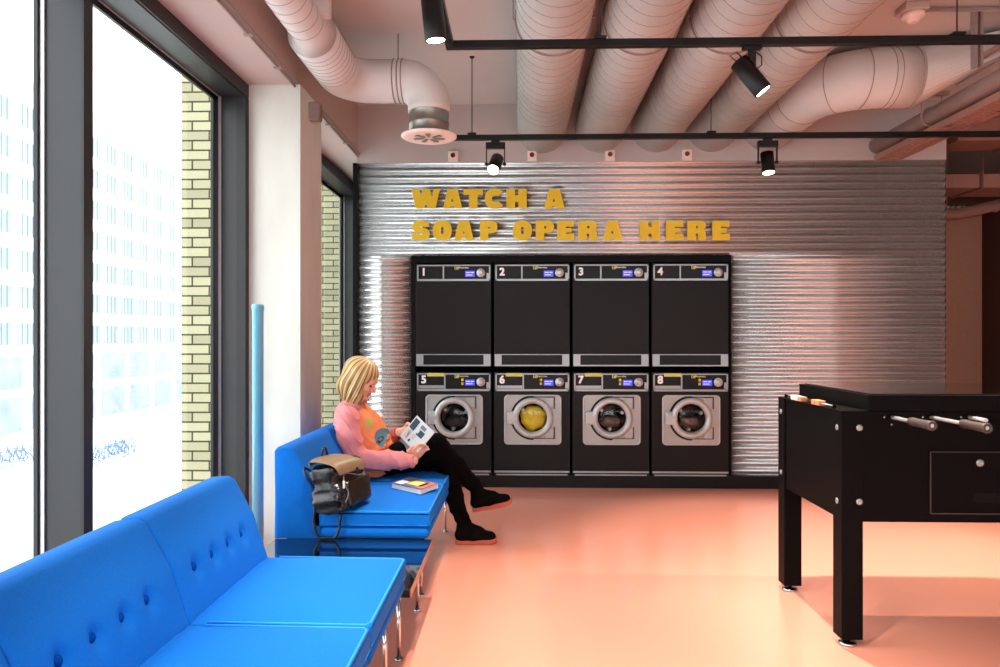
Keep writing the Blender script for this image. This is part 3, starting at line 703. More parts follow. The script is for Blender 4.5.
def controls(t, zt, zb, washer, num):
    """zt/zb pixel rows of the control panel"""
    x0, x1 = lx(416.6), lx(490)
    b = bmesh.new(); bx(b, (x0, -.004, lz(zb)), (x1, .0, lz(zt))); cp = obj('control_panel', b, 'panelblk', t)
    b = bmesh.new(); rect_frame(b, x0, x1, lz(zb), lz(zt), .0165, -.010, -.0042)
    xd_ = lx(444.6 if washer else 443.2)
    bx(b, (xd_-.007, -.0098, lz(zb)), (xd_+.004, -.0043, lz(zt))); obj('panel_frame', b, 'silver', cp)
    if washer:
        b = bmesh.new(); bx(b, (x0+.015, -.0085, lz(388.7)), (xd_-.01, -.0043, lz(385.6)))
        obj('drawer_grip', b, 'silver', cp, label='silver grip of the detergent drawer')
        b = bmesh.new(); bx(b, (lx(427), -.0108, lz(376.6)), (lx(443.6), -.0101, lz(373.3))); obj('sticker', b, 'lemon', cp, label='pale yellow strip')
        for zz in (380.0, 383.8):
            b = bmesh.new(); rbx(b, (lx(461), -.012, lz(zz+1.3)), (lx(463.2), -.0045, lz(zz-1.3)), .002); obj('button', b, 'led', cp)
        dz0, dz1, kz, lzv = 385.6, 379.9, 382.1, 376.3
    else: dz0, dz1, kz, lzv = 277.2, 271.2, 273.2, 268
    text_obj('number', num, .088 if washer else .086, 'white', (lx(423.3), -.0112, lz(379.6 if washer else 272.2)), cp, bold=.0032)
    b = bmesh.new(); lw = .017     # yellow square with a cut-out mark beside the name
    cx_, cz_ = lx(456.3), lz(lzv)
    bx(b, (cx_-lw, -.0055, cz_-lw), (cx_+lw, -.0043, cz_-lw+.006)); bx(b, (cx_-lw, -.0055, cz_+lw-.006), (cx_+lw, -.0043, cz_+lw))
    bx(b, (cx_-lw, -.0055, cz_-lw), (cx_-lw+.006, -.0043, cz_+lw)); bx(b, (cx_+lw-.006, -.0055, cz_-lw), (cx_+lw, -.0043, cz_+lw)); bx(b, (cx_-.004, -.0055, cz_-.017), (cx_+.010, -.0043, cz_+.006))
    obj('emblem', b, 'lemon', cp)
    text_obj('brand_name', 'Electrolux', .020, 'lemon' if washer else 'white', (lx(463.3), -.0048, cz_), cp, bold=.0004)
    b = bmesh.new(); bx(b, (lx(464.8), -.0062, lz(dz0)), (lx(474.3), -.0043, lz(dz1))); dp = obj('display', b, 'display', cp)
    b = bmesh.new()
    for k, (u0, u1) in enumerate(((.1, .5), (.58, .9), (.1, .75))):
        zz = lz(dz0)+(lz(dz1)-lz(dz0))*(.7 if k < 2 else .3); xx0 = lx(464.8); ww = lx(474.3)-xx0
        bx(b, (xx0+u0*ww, -.0068, zz-.003), (xx0+u1*ww, -.0063, zz+.003))
    obj('display_text', b, 'displaytxt', dp)
    b = bmesh.new(); lathe(b, (lx(480.4), -.004, lz(kz)), (0, -1, 0), [(0, .036), (.006, .036), (.009, .033), (.009, .021), (.022, .019), (.024, .014)], 32); obj('dial', b, 'ring', cp)
    b = bmesh.new(); bx(b, (lx(486.2), -.012, lz(kz+6.4)), (lx(489), -.0043, lz(kz+.3))); obj('key_lock', b, 'silver', cp)
def make_dryer(num, label, loc):
    t = thing('tumble_dryer', label, 'tumble dryer', loc, 'tumble dryers in the upper row', world=False)
    b = bmesh.new(); bx(b, (-W2, 0, lz(366.5)), (W2, .6, lz(264))); obj('body', b, 'washer', t, bevel=.003)
    b = bmesh.new(); bx(b, (-W2+.004, -.006, lz(353.6)), (W2-.004, -.0002, lz(282.6))); obj('door', b, 'washer', t, bevel=.002)
    controls(t, 265.3, 281.4, False, num)
    b = bmesh.new(); x0, x1 = -W2+.006, W2-.006
    prism(b, rrect(x0+.06, x1-.06, lz(364.5), lz(356.2), .014), lambda p, s: (p[0], -.0035+.003*s, p[1])); gr = obj('grip_recess', b, 'panelblk', t)
    b = bmesh.new()
    for s in (0, 1):
        a, c_ = (x0, x0+.058) if not s else (x1-.058, x1)
        bx(b, (a, -.006, lz(366)), (c_, -.0002, lz(354.6)))
        for k in range(5): bx(b, (a+.006+k*.010, -.0085, lz(365)), (a+.010+k*.010, -.006, lz(355.6)))
    bx(b, (x0, -.008, lz(366.3)), (x1, -.0002, lz(365))); bx(b, (x0, -.0065, lz(355.2)), (x1, -.0002, lz(354.4)))
    obj('grip_frame', b, 'silver', gr); return t
def arc_ring(b, cx, cz, r0, r1, y0, y1, a0=0, a1=360, n=48, mi=0):
    full = abs(a1-a0) >= 360; k = n if full else n+1; R_ = []
    for i in range(k):
        a = math.radians(a0+(a1-a0)*i/n); c_, s_ = math.cos(a), math.sin(a)
        R_.append([b.verts.new((cx+c_*r, y, cz+s_*r)) for r, y in ((r0, y1), (r1, y1), (r1, y0), (r0, y0))])
    for i in range(n if full else n):
        p, q = R_[i], R_[(i+1) % k]
        for j in range(4):
            f = b.faces.new([p[j], p[(j+1) % 4], q[(j+1) % 4], q[j]]); f.material_index = mi
    if not full: b.faces.new(R_[0]); b.faces.new(R_[-1][::-1])
def curve_plate(outer, holes, yb, th_):
    cu = bpy.data.curves.new('l', 'CURVE'); cu.dimensions = '2D'; cu.fill_mode = 'BOTH'; cu.extrude = th_/2
    for poly in [outer]+holes:
        sp = cu.splines.new('POLY'); sp.points.add(len(poly)-1); sp.use_cyclic_u = True
        for i, (u, v) in enumerate(poly): sp.points[i].co = (u, v, 0, 1)
    o = bpy.data.objects.new('l', cu); C.objects.link(o); bpy.context.view_layer.update()
    me = bpy.data.meshes.new_from_object(o.evaluated_get(bpy.context.evaluated_depsgraph_get())); bpy.data.objects.remove(o)
    me.transform(Matrix.Translation((0, yb-th_/2, 0))@Matrix.Rotation(PI/2, 4, 'X'))
    b = bmesh.new(); b.from_mesh(me); return b
def make_washer(num, label, loc, load):
    t = thing('washing_machine', label, 'washing machine', loc, 'washing machines in the lower row', world=False)
    cx, cz = lx(453.9), lz(417.6); hole = [(cx+.117*math.cos(2*PI*k/48), cz+.117*math.sin(2*PI*k/48)) for k in range(48)]
    b = curve_plate([(-W2, lz(474.9)), (W2, lz(474.9)), (W2, lz(372.5)), (-W2, lz(372.5))], [hole], .012, .012)
    bx(b, (-W2, .0121, lz(474.9)), (-W2+.01, .6, lz(372.5))); bx(b, (W2-.01, .0121, lz(474.9)), (W2, .6, lz(372.5))); bx(b, (-W2, .0121, lz(373)), (W2, .6, lz(372.5))); bx(b, (-W2, .59, lz(474.9)), (W2, .6, lz(372.5)))
    obj('body', b, 'washer', t)
    controls(t, 373.6, 391.2, True, num)
    b = bmesh.new(); bx(b, (-W2+.004, -.012, lz(472.2)), (W2-.004, -.0002, lz(470.6))); bx(b, (-W2+.02, -.008, lz(475)), (W2-.02, -.0002, lz(473.8))); obj('base_strip', b, 'silver', t)
    x0, x1, z0, z1 = lx(425.3), lx(482.5), lz(444.6), lz(394.8)
    b = curve_plate(rrect(x0, x1, z0, z1, .035), [hole], -.0002, .0068); pl = obj('porthole_panel', b, 'steelgrey', t)
    b = bmesh.new()
    o_ = rrect(x0, x1, z0, z1, .035); i_ = rrect(x0+.012, x1-.012, z0+.012, z1-.012, .026)
    va = [b.verts.new((p[0], -.0072, p[1])) for p in o_]; vb = [b.verts.new((.5*(p[0]+q[0]), -.016, .5*(p[1]+q[1]))) for p, q in zip(o_, i_)]; vc = [b.verts.new((q[0], -.0072, q[1])) for q in i_]
    n = len(o_)
    for i in range(n):
        j = (i+1) % n; b.faces.new([va[i], va[j], vb[j], vb[i]]); b.faces.new([vb[i], vb[j], vc[j], vc[i]])
    obj('rim', b, 'ring', pl, smooth=True)
    cx, cz = lx(453.9), lz(417.6)
    b = bmesh.new(); arc_ring(b, cx, cz, .165, .186, -.010, -.0072, 88, 178); arc_ring(b, cx, cz, .165, .186, -.010, -.0072, 190, 272)
    bx(b, (cx-.005, -.010, cz+.169), (lx(475.5), -.0072, cz+.176)); bx(b, (cx-.005, -.010, cz-.176), (lx(475.5), -.0072, cz-.169))
    bx(b, (lx(475), -.010, cz-.176), (lx(475)+.008, -.0072, cz-.075)); bx(b, (lx(475), -.010, cz+.075), (lx(475)+.008, -.0072, cz+.176))
    obj('gap_line', b, 'panelblk', pl)
    dr = bmesh.new()
    prof = [(0, .168), (.018, .170), (.034, .160), (.040, .146), (.036, .130), (.020, .120), (.010, .118)]
    for k in range(64): pass
    lathe_open(dr, (cx, -.0075, cz), prof, 56); door = obj('door', dr, 'ring', t)
    for s in (1, -1):
        b = bmesh.new(); rbx(b, (cx+.10, -.026, cz+s*.125-.045), (lx(474.4), -.0101, cz+s*.125+.045), .006); obj('hinge', b, 'steelgrey', door)
    b = bmesh.new()      # latch handle at the left
    rbx(b, (cx-.215, -.040, cz-.055), (cx-.145, -.009, cz+.055), .012)
    prism(b, [(cx-.205, cz-.03), (cx-.215, cz), (cx-.205, cz+.03), (cx-.13, cz+.012), (cx-.13, cz-.012)], lambda p, s: (p[0], -.058+.02*s, p[1]))
    obj('handle', b, 'ring', door)
    # drum interior (visible through the glass)
    b = bmesh.new(); lathe_open(b, (cx, -.012, cz), [(-.002, .1165), (-.03, .125), (-.26, .125), (-.26, .02), (-.256, .001)], 40); obj('drum', b, 'drum', t)
    b = bmesh.new()
    for k in range(3):
        a = 2*PI*k/3+.4; c_, s_ = math.cos(a), math.sin(a); p_ = Vector((cx+.10*c_, .03, cz+.10*s_)); q_ = Vector((cx+.10*c_, .20, cz+.10*s_))
        tube(b, [p_, q_], .014, 10)
    obj('drum_paddle', b, 'silver', t)
    b = bmesh.new(); prof = [(-.012, .119), (.004, .112), (.012, .09), (.018, .05), (.02, .001)]
    lathe_open(b, (cx, -.012, cz), prof, 48); obj('door_glass', b, M['porthole'], door)
    if load == 'yellow':
        b = bmesh.new(); bmesh.ops.create_icosphere(b, subdivisions=4, radius=.108)
        for v in b.verts:
            n_ = .09*math.sin(v.co.x*60+v.co.z*40)+.07*math.sin(v.co.z*75-v.co.x*30+1)
            v.co = v.co*(1+n_*.6); v.co.y *= .5; v.co += Vector((cx+.004, .045, cz-.010))
        lo = obj('laundry', b, M['laundry'], t, smooth=True, label='yellow laundry inside the drum')
    else:
        b = bmesh.new(); bmesh.ops.create_icosphere(b, subdivisions=3, radius=.085)
        for v in b.verts:
            n_ = .2*math.sin(v.co.x*50+v.co.z*40+int(num))+.15*math.sin(v.co.z*60+int(num)*2)
            v.co = v.co*(1+n_*.6); v.co.y *= .6; v.co.z *= .6; v.co += Vector((cx, .09, cz-.045))
        obj('laundry', b, M['darkload'] if load == 'dark' else M['brownload'], t, smooth=True)
    return t
def lathe_open(b, o, prof, seg):
    """profile along -Y without caps"""
    o = Vector(o); rings_ = []
    for h, r in prof: rings_.append([b.verts.new((o.x+r*math.cos(2*PI*k/seg), o.y-h, o.z+r*math.sin(2*PI*k/seg))) for k in range(seg)])
    for p, q in zip(rings_, rings_[1:]):
        for k in range(seg):
            f = b.faces.new([p[k], p[(k+1) % seg], q[(k+1) % seg], q[k]]); f.smooth = True
def porthole():
    m = glassmat(); m.name = 'porthole_glass'; return m
M['porthole'] = porthole()
M['laundry'] = mat('yellow_laundry', (222, 200, 30), .8, var=.25, scale=9)
M['darkload'] = mat('dark_laundry', (44, 46, 52), .8, var=.4, scale=14)
M['brownload'] = mat('brown_laundry', (92, 66, 56), .8, var=.4, scale=14)
for i in range(4):
    cxw = HX0+.026+PX*.5+.6565*i
    make_dryer(str(i+1), 'black tumble dryer marked with a white %d, in the upper row' % (i+1), (cxw, D+YFc+.012, 0))
    make_washer(str(i+5), ['black washing machine marked 5, dark laundry, behind the reading woman', 'black washing machine marked 6 with yellow laundry in the round window', 'black washing machine marked 7, brownish drum, between machines 6 and 8', 'black washing machine marked 8, at the right end of the lower row'][i], (cxw, D+YFc+.012, 0), ['dark', 'yellow', 'brown', 'brown'][i])
# ================================================================== SOFAS
SX0, SX1 = -1.165, -.425                   # back plane, seat front
def make_sofa(name, label, seams, y_leg):
    """seams: y positions of module joints"""
    t = thing(name, label, 'sofa', ((SX0+SX1)/2, (seams[0]+seams[-1])/2, 0), 'blue benches along the windows')
    for y0, y1 in zip(seams, seams[1:]):
        g = .002
        # base roll
        b = bmesh.new(); rbx(b, (-.955, y0+g, .30), (SX1-.004, y1-g, .355), .022, 4); obj('seat_base', b, 'blue', t, smooth=True)
        # cushion, slightly crowned top
        b = bmesh.new(); crown_box(b, (-.98, y0+g, .352), (SX1, y1-g, .432), .018, .012); sc = obj('seat_cushion', b, 'blue', t, smooth=True)
        b = bmesh.new(); r = .018; zc = .430
        loop = [(-.90, y0+.012, zc), (SX1-r, y0+.012, zc-.004), (SX1-.006, y0+.03, zc-.004), (SX1-.006, y1-.03, zc-.004), (SX1-r, y1-.012, zc-.004), (-.90, y1-.012, zc)]
        tube(b, loop, .0042, 8); obj('piping', b, 'piping', sc)
        # back: wedge profile with rounded top
        prof = [(SX0, .297), (SX0, .715), (SX0+.012, .73), (SX0+.07, .735), (SX0+.092, .725), (-1.00, .59), (-.945, .43), (-.94, .297)]
        b = bmesh.new(); back_mesh(b, prof, y0+g, y1-g, [(y0+y1)/2+k*.124+(-.02) for k in (-1.5, -.5, .5, 1.5)]); bk = obj('backrest', b, 'blue', t, smooth=True)
        for k in (-1.5, -.5, .5, 1.5):
            yb_ = (y0+y1)/2+k*.124-.02; zb_ = .555; xb_ = -1.00+(.59-zb_)/.16*.055
            b = bmesh.new(); lathe(b, (xb_-.010, yb_, zb_), (.94, 0, .33), [(0, .011), (.006, .013), (.010, .010), (.012, .004)], 16); obj('button', b, 'bluebtn', bk)
    b = bmesh.new(); bx(b, (SX0+.05, seams[0]+.03, .272), (SX1-.03, seams[0]+.05, .30)); bx(b, (SX0+.05, seams[-1]-.05, .272), (SX1-.03, seams[-1]-.03, .30))
    bx(b, (SX0+.05, seams[0]+.03, .272), (SX0+.07, seams[-1]-.03, .30)); bx(b, (SX1-.06, seams[0]+.03, .272), (SX1-.04, seams[-1]-.03, .30)); obj('base_frame', b, 'chrome', t)
    for x in (SX0+.08, SX1-.055):
        for y in y_leg:
            b = bmesh.new(); tube(b, [(x, y, .006), (x, y, .272)], .0085, 12); lathe(b, (x, y, 0), (0, 0, 1), [(0, .016), (.008, .016)], 12); obj('leg', b, 'chrome', t)
    return t
def crown_box(b, lo, hi, r, crown):
    t = bmesh.new(); bx(t, lo, hi); bmesh.ops.subdivide_edges(t, edges=t.edges[:], cuts=7, use_grid_fill=True)
    cx, cy = (lo[0]+hi[0])/2, (lo[1]+hi[1])/2
    for v in t.verts:
        u = (v.co.x-cx)/(hi[0]-lo[0])*2; w = (v.co.y-cy)/(hi[1]-lo[1])*2
        # round the borders
        for i in (0, 1):
            pass
        if v.co.z > hi[2]-1e-4: v.co.z += crown*(1-u**4)*(1-w**4)-(.004 if max(abs(u), abs(w)) > .99 else 0)
        if abs(v.co.y-lo[1]) < 1e-5 or abs(v.co.y-hi[1]) < 1e-5: pass
    t.edges.ensure_lookup_table()
    es = [e for e in t.edges if len(e.link_faces) == 2 and e.calc_face_angle(0) > .9]
    bmesh.ops.bevel(t, geom=es, offset=r*.6, segments=3, affect='EDGES', profile=.5)
    merge(b, t)
def back_mesh(b, prof, y0, y1, btn):
    # densify the profile, loft along y with rounded ends and button dimples
    pts = []
    for i, p in enumerate(prof):
        q = prof[(i+1) % len(prof)]; n = max(1, int(math.dist(p, q)/.02))
        for k in range(n): pts.append((p[0]+(q[0]-p[0])*k/n, p[1]+(q[1]-p[1])*k/n))
    cx = sum(p[0] for p in pts)/len(pts); cz = sum(p[1] for p in pts)/len(pts)
    ys = [y0, y0+.003, y0+.008, y0+.016]+list(np.linspace(y0+.025, y1-.025, 46))+[y1-.016, y1-.008, y1-.003, y1]
    ins = {0: .008, 1: .004, 2: .002, 3: .0005}
    R_ = []
    for j, y in enumerate(ys):
        e = ins.get(min(j, len(ys)-1-j), 0); row = []
        for (x, z) in pts:
            d = Vector((cx-x, cz-z)); d.normalize(); xx, zz = x+d.x*e, z+d.y*e
            if x > SX0+.05 and .44 < z < .73:
                bulge = .014*math.sin(PI*(z-.43)/.30)*max(0, math.sin(PI*(y-y0)/(y1-y0)))**.5 if z < .73 else 0
                xx += max(0, bulge)
                for yb_ in btn:
                    q = math.hypot(y-yb_, (z-.555)); xx -= .024*math.exp(-(q/.022)**2)
            row.append(b.verts.new((xx, y, zz)))
        R_.append(row)
    n = len(pts)
    for p, q in zip(R_, R_[1:]):
        for k in range(n): b.faces.new([p[k], p[(k+1) % n], q[(k+1) % n], q[k]])
    b.faces.new(R_[0][::-1]); b.faces.new(R_[-1])
make_sofa('modular_sofa', 'empty bright blue buttoned bench sofa in the near left corner', [.78, 1.44, 2.10, 2.76], (.9, 2.62))
make_sofa('modular_sofa', 'bright blue bench sofa with the seated woman and black bag', [3.475, 4.155, 4.835], (3.58, 4.76))
t = thing('side_table', 'low glossy black lacquered table between the two blue sofas', 'table', (-.78, 3.12, 0))
b = bmesh.new(); bx(b, (SX0+.01, 2.765, .276), (SX1+.012, 3.47, .302)); obj('tabletop', b, 'gloss', t)
b = bmesh.new(); bx(b, (SX1+.0122, 2.765, .276), (SX1+.016, 3.47, .3018)); obj('edge_band', b, 'wood', t, label='orange-brown front edge')
b = bmesh.new(); bx(b, (SX0+.06, 2.80, .255), (SX1-.03, 2.815, .2755)); bx(b, (SX0+.06, 3.42, .255), (SX1-.03, 3.435, .2755)); obj('frame_rail', b, 'chrome', t)
for x in (SX0+.08, SX1-.045):
    for y in (2.86, 3.38):
        b = bmesh.new(); tube(b, [(x, y, .004), (x, y, .276)], .0085, 12); lathe(b, (x, y, 0), (0, 0, 1), [(0, .016), (.008, .016)], 12); obj('leg', b, 'chrome', t)
# teal pipe behind the sofa
q = atZ(262, 520, .3); yp = 3.66; xp = atY(258, 400, yp).x
t = thing('standing_pole', 'light blue round pole standing behind the sofas by the concrete column', 'pole', (xp, yp, 0))
b = bmesh.new(); lathe(b, (xp, yp, 0), (0, 0, 1), [(0, .027), (1.385, .027), (1.39, .030), (1.412, .030), (1.418, .026)], 28); obj('tube', b, 'cyl', t)
b = bmesh.new(); lathe(b, (xp, yp, 0), (0, 0, 1), [(0, .045), (.008, .045), (.012, .030)], 28); obj('base_flange', b, 'alu', t)
# ================================================================== FOOSBALL TABLE
t = thing('foosball_table', 'black foosball table with silver rods and brown grips at right', 'foosball table', (1.345, 3.02, 0))
O_ = ROOT[t.name]; L_, W_ = 1.50, .735
t.rotation_euler.z = math.radians(.0)
x0, y0 = 1.297, 3.02; x1, y1 = x0+L_, y0+W_; zb, zt = .508, .952
b = bmesh.new()
bx(b, (x0+.085, y0+.003, zb), (x1-.085, y0+.02, zt)); bx(b, (x0+.085, y1-.02, zb), (x1-.085, y1-.003, zt))
bx(b, (x0+.008, y0+.088, zb+.004), (x0+.026, y1-.088, zt)); bx(b, (x1-.026, y0+.088, zb+.004), (x1-.008, y1-.088, zt))
bx(b, (x0+.03, y0+.03, zb+.02), (x1-.03, y1-.03, zb+.035)); bx(b, (x0+.0, y0+.0, zt), (x1, y1, zt+.004))
obj('cabinet', b, 'tablebl', t, bevel=.002)
lid_x = x0+.105
b = bmesh.new(); bx(b, (lid_x, y0-.002, zt+.004), (x1-.105, y1+.002, 1.020)); 
lid = obj('top_box', b, 'tablebl', t, bevel=.002)
b = bmesh.new(); bx(b, (lid_x+.02, y0+.018, 1.0202), (x1-.125, y1-.018, 1.0245)); obj('glass_lid', b, 'tabletop', lid, label='reflective glass lid')
for x, y in ((x0, y0), (x0, y1-.085), (x1-.085, y0), (x1-.085, y1-.085)):
    b = bmesh.new(); bx(b, (x, y, .032), (x+.085, y+.085, zt-.0005)); lg = obj('leg', b, 'tablebl', t, bevel=.002)
    b = bmesh.new(); lathe(b, (x+.0425, y+.0425, 0), (0, 0, 1), [(0, .036), (.009, .036), (.013, .024), (.015, .010), (.034, .010)], 28); obj('levelling_foot', b, 'chrome', lg)
b = bmesh.new()
for y in (y0+.0425, y1-.0425):
    for z in (.585, .885):
        lathe(b, (x0+.0, y, z), (-1, 0, 0), [(0, .012), (.003, .012), (.005, .008)], 16)
for x in (x0+.07, x1-.07):
    for z in (.59, .888): lathe(b, (x, y0, z), (0, -1, 0), [(0, .013), (.003, .013), (.005, .008)], 16)
obj('bolt', b, 'silver', t)
def rod(px_, grip, out):
    p = atY(px_, 417.3, y0); r_ = bmesh.new(); tube(r_, [(p.x, y0-out, p.z), (p.x, y0+.03, p.z)], .0075, 12); rd = obj('rod', r_, 'alu', t)
    s_ = bmesh.new()
    for dx, dz in ((-.03, 0), (0, .03), (0, -.03), (.03, 0)): lathe(s_, (p.x+dx, y0+.003, p.z+dz), (0, -1, 0), [(0, .004), (.003, .003)], 10)
    obj('screws', s_, 'steelgrey', rd)
    s_ = bmesh.new(); lathe(s_, (p.x, y0+.003, p.z), (0, -1, 0), [(0, .015), (.007, .012)], 20); obj('bearing', s_, 'tablebl', rd)
    if grip:
        g_ = bmesh.new(); lathe(g_, (p.x, y0-out+.15, p.z), (0, -1, 0), [(0, .009), (.004, .015), (.02, .017), (.06, .0155), (.13, .017), (.15, .019), (.156, .017), (.156, .009), (.14, .008)], 28); obj('grip', g_, 'grip', rd)
rod(892, True, .29); rod(930.7, True, .36); rod(969, False, .11)
for k in range(3, 8):
    p = atY(969, 417.3, y0); 
    if k < 6:
        b = bmesh.new(); xx = p.x+.158*(k-2); tube(b, [(xx, y0-.3 if k % 2 else y0-.1, p.z), (xx, y0+.03, p.z)], .0075, 12); rd = obj('rod', b, 'chrome', t)
        if k % 2: b = bmesh.new(); lathe(b, (xx, y0-.15, p.z), (0, -1, 0), [(0, .009), (.02, .017), (.13, .017), (.156, .017)], 24); obj('grip', b, 'grip', rd)
pa, pb = atY(930.5, 513, y0), atY(930.5, 452.3, y0)
b = bmesh.new(); bx(b, (pa.x, y0-.005, pa.z), (pa.x+.5, y0+.002, pb.z)); dr_ = obj('coin_door', b, 'tablebl', t)
b = bmesh.new(); rect_frame(b, pa.x-.003, pa.x+.503, pa.z-.003, pb.z+.003, .0035, y0-.007, y0+.001); obj('door_edging', b, 'grip', dr_)
q = atY(979, 462.7, y0); b = bmesh.new(); lathe(b, (q.x, y0-.005, q.z), (0, -1, 0), [(0, .015), (.004, .015), (.007, .011), (.007, .004), (.004, .003)], 24); obj('lock', b, 'silver', dr_)
q = atY(978, 498, y0); b = bmesh.new(); prism(b, rrect(q.x-.02, q.x+.16, q.z-.02, q.z+.02, .018), lambda p, s: (p[0], y0-.0055+.0005*s, p[1])); obj('finger_slot', b, 'black', dr_)
for i, (u, m_) in enumerate(((.52, 'scorew'), (.475, 'scorew'), (.43, 'scoreo'), (.375, 'scorew'), (.27, 'scoreo'), (.225, 'scoreo'))):
    if i == 3: continue
    b = bmesh.new(); rbx(b, (x0-.004, y0+u, zt+.0045), (x0+.028, y0+u+.036, zt+.026), .003) if i != 3 else None
    obj('score_counter', b, m_, t, label='white scoring block' if m_ == 'scorew' else 'orange scoring block')
b = bmesh.new(); tube(b, [(x0+.012, y0+.1, zt+.015), (x0+.012, y0+.66, zt+.015)], .003, 8); obj('score_rod', b, 'chrome', t)
for y in (y0+.1, y0+.66): b = bmesh.new(); bx(b, (x0+.006, y-.004, zt+.0045), (x0+.018, y+.004, zt+.02)); obj('score_bracket', b, 'tablebl', t)
# ================================================================== THE READING WOMAN
def V(*a): return np.array(a, float)
def P(px, py, Y): return np.array(atY(px, py, Y))
YC = 4.42
person = thing('person', 'blonde woman in pink and orange sweatshirt and black trousers, legs crossed, reading a magazine', 'person', tuple(atZ(365, 478, .43)))
# head frame
Hc = P(360.5, 380.5, YC); th = math.radians(30); tw = math.radians(-6)
fw = V(math.cos(th)*math.cos(tw), math.sin(tw), -math.sin(th)); fw /= np.linalg.norm(fw)
sd = V(-math.sin(tw), math.cos(tw), 0); up = np.cross(fw, sd); up = up if up[2] > 0 else -up
HS = .97
def hd(f, s, u): return Hc+(fw*f+sd*s+up*u)*HS
AXH = (fw, sd, up)
def head_sdf(S):
    S.ell(hd(-.012, 0, .038), V(.098, .076, .088)*HS, AXH, .01)
    S.ell(hd(.035, 0, -.01), V(.055, .060, .075)*HS, AXH, .03)
    S.cone(hd(.03, 0, -.035), hd(.062, 0, -.088), .050*HS, .022*HS, .025)
    for s in (-1, 1):
        S.cone(hd(-.005, s*.05, -.035), hd(.05, s*.018, -.088), .022*HS, .016*HS, .02)     # jaw
        S.ell(hd(.062, s*.036, -.018), V(.026, .022, .022)*HS, AXH, .015)                  # cheek
        S.ell(hd(-.012, s*.076, -.005), V(.018, .008, .030)*HS, AXH, .006)                 # ear
    S.ell(hd(.074, 0, .040), V(.018, .048, .018)*HS, AXH, .02)                             # brow
    for s in (-1, 1): S.ell(hd(.098, s*.033, .012), V(.016, .016, .011)*HS, AXH, .012, sub=True)
    S.chain([hd(.082, 0, .024), hd(.098, 0, .006), hd(.110, 0, -.014)], [.008*HS, .009*HS, .0115*HS], .008)
    for s in (-1, 1): S.ell(hd(.098, s*.010, -.018), V(.009, .007, .007)*HS, AXH, .005)
    S.ell(hd(.090, 0, -.040), V(.014, .024, .007)*HS, AXH, .006); S.ell(hd(.088, 0, -.053), V(.013, .020, .007)*HS, AXH, .006)
    S.ell(hd(.074, 0, -.082), V(.017, .018, .014)*HS, AXH, .012)
    S.cone(hd(.095, -.018, -.0465), hd(.095, .018, -.0465), .0026, .0026, .003, sub=True)
neck0, neck1 = P(353, 408, YC), hd(-.03, 0, -.05)
pel = P(366, 463, YC+.02); waist = P(361, 448, YC+.01); chest = P(352, 426, YC); ubk = P(349, 413, YC)
RY, LY = YC-.165, YC+.165
rsh, lsh = P(347, 417, RY), P(352, 416, LY)
rel, lel = P(357, 460, RY-.035), P(374, 452, LY+.03)
rwr, lwr = P(413, 460.5, YC-.24), P(398, 433, YC+.03)
rhip, lhip = P(368, 466, YC-.075), P(368, 466, YC+.10)
rkn, lkn = P(437, 445, YC-.02), P(444, 456, YC+.06)
ran, lan = P(476, 487, YC+.17), P(464, 525, YC+.075)
# magazine corners (3-D rectangle)
mTL = P(417, 415.3, YC-.06); mBL = P(400.2, 436, YC-.05); mTR = P(434.6, 432, YC-.20)
mBR = mBL+(mTR-mTL)
mN = np.cross(mTR-mTL, mBL-mTL); mN /= np.linalg.norm(mN); mN = mN if mN[1] < 0 else -mN   # towards the viewer/reader
def hand(S, wrist, palm_c, fdir, ndir, tdir, curl, s=1.):
    """fdir: finger direction, ndir: palm normal (towards held page), tdir: thumb side"""
    fdir = fdir/np.linalg.norm(fdir); tdir = tdir-fdir*(tdir@fdir); tdir /= np.linalg.norm(tdir)
    ndir = ndir-fdir*(ndir@fdir)-tdir*(ndir@tdir); ndir /= np.linalg.norm(ndir)
    S.cone(wrist, palm_c-fdir*.025*s, .024*s, .024*s, .01, flat=(tdir, 1.25))
    S.box(palm_c, V(.040, .036, .012)*s, .010*s, (fdir, tdir, ndir), .008)
    for i, (off, ln) in enumerate(((.027, .074), (.009, .082), (-.009, .076), (-.027, .060))):
        a = palm_c+fdir*.036*s+tdir*off*s; d = fdir.copy(); pts = [a]
        for seg, cu in ((.42, curl[0]), (.32, curl[1]), (.26, curl[2])):
            c_, s_ = math.cos(cu), math.sin(cu); d = d*c_+ndir*s_*1.0; d /= np.linalg.norm(d); pts.append(pts[-1]+d*ln*seg*s)
        S.chain(pts, [.0088*s, .0082*s, .0075*s, .0065*s], .0025)
    a = palm_c-fdir*.022*s+tdir*.030*s
    b_ = a+(tdir*.62+fdir*.55+ndir*.45)*.034*s; c_ = b_+(fdir*.95+tdir*.12+ndir*.30)*.028*s; d_ = c_+(fdir*1+ndir*.05)*.022*s
    S.chain([a, b_, c_, d_], [.0135*s, .0110*s, .0092*s, .0075*s], .006)
rgrip = mBR*.72+mTR*.28-mN*.004+0*mN; lgrip = mBL*.70+mTL*.30
rdir = (mTL-mBR); ldir = (mTR-mBL)
rp = mBR+(mBL-mBR)*.18+(rwr-mBR)*.28; rp = rp-mN*.027
lp = lgrip+(lwr-lgrip)*.42-mN*.026
Sb = SDF(pel-V(.42, .42, .62), pel+V(.75, .48, .70), .0042)
head_sdf(Sb)
Sb.cone(neck0, neck1, .052, .047, .02)
Sb.chain([pel, waist, chest, ubk], [.115, .105, .105, .07], .03, flat=((0, 1, 0), 1.25))
for sh, el, wr in ((rsh, rel, rwr), (lsh, lel, lwr)): Sb.cone(ubk, sh, .055, .045, .02); Sb.chain([sh, el, wr], [.045, .036, .025], .015)
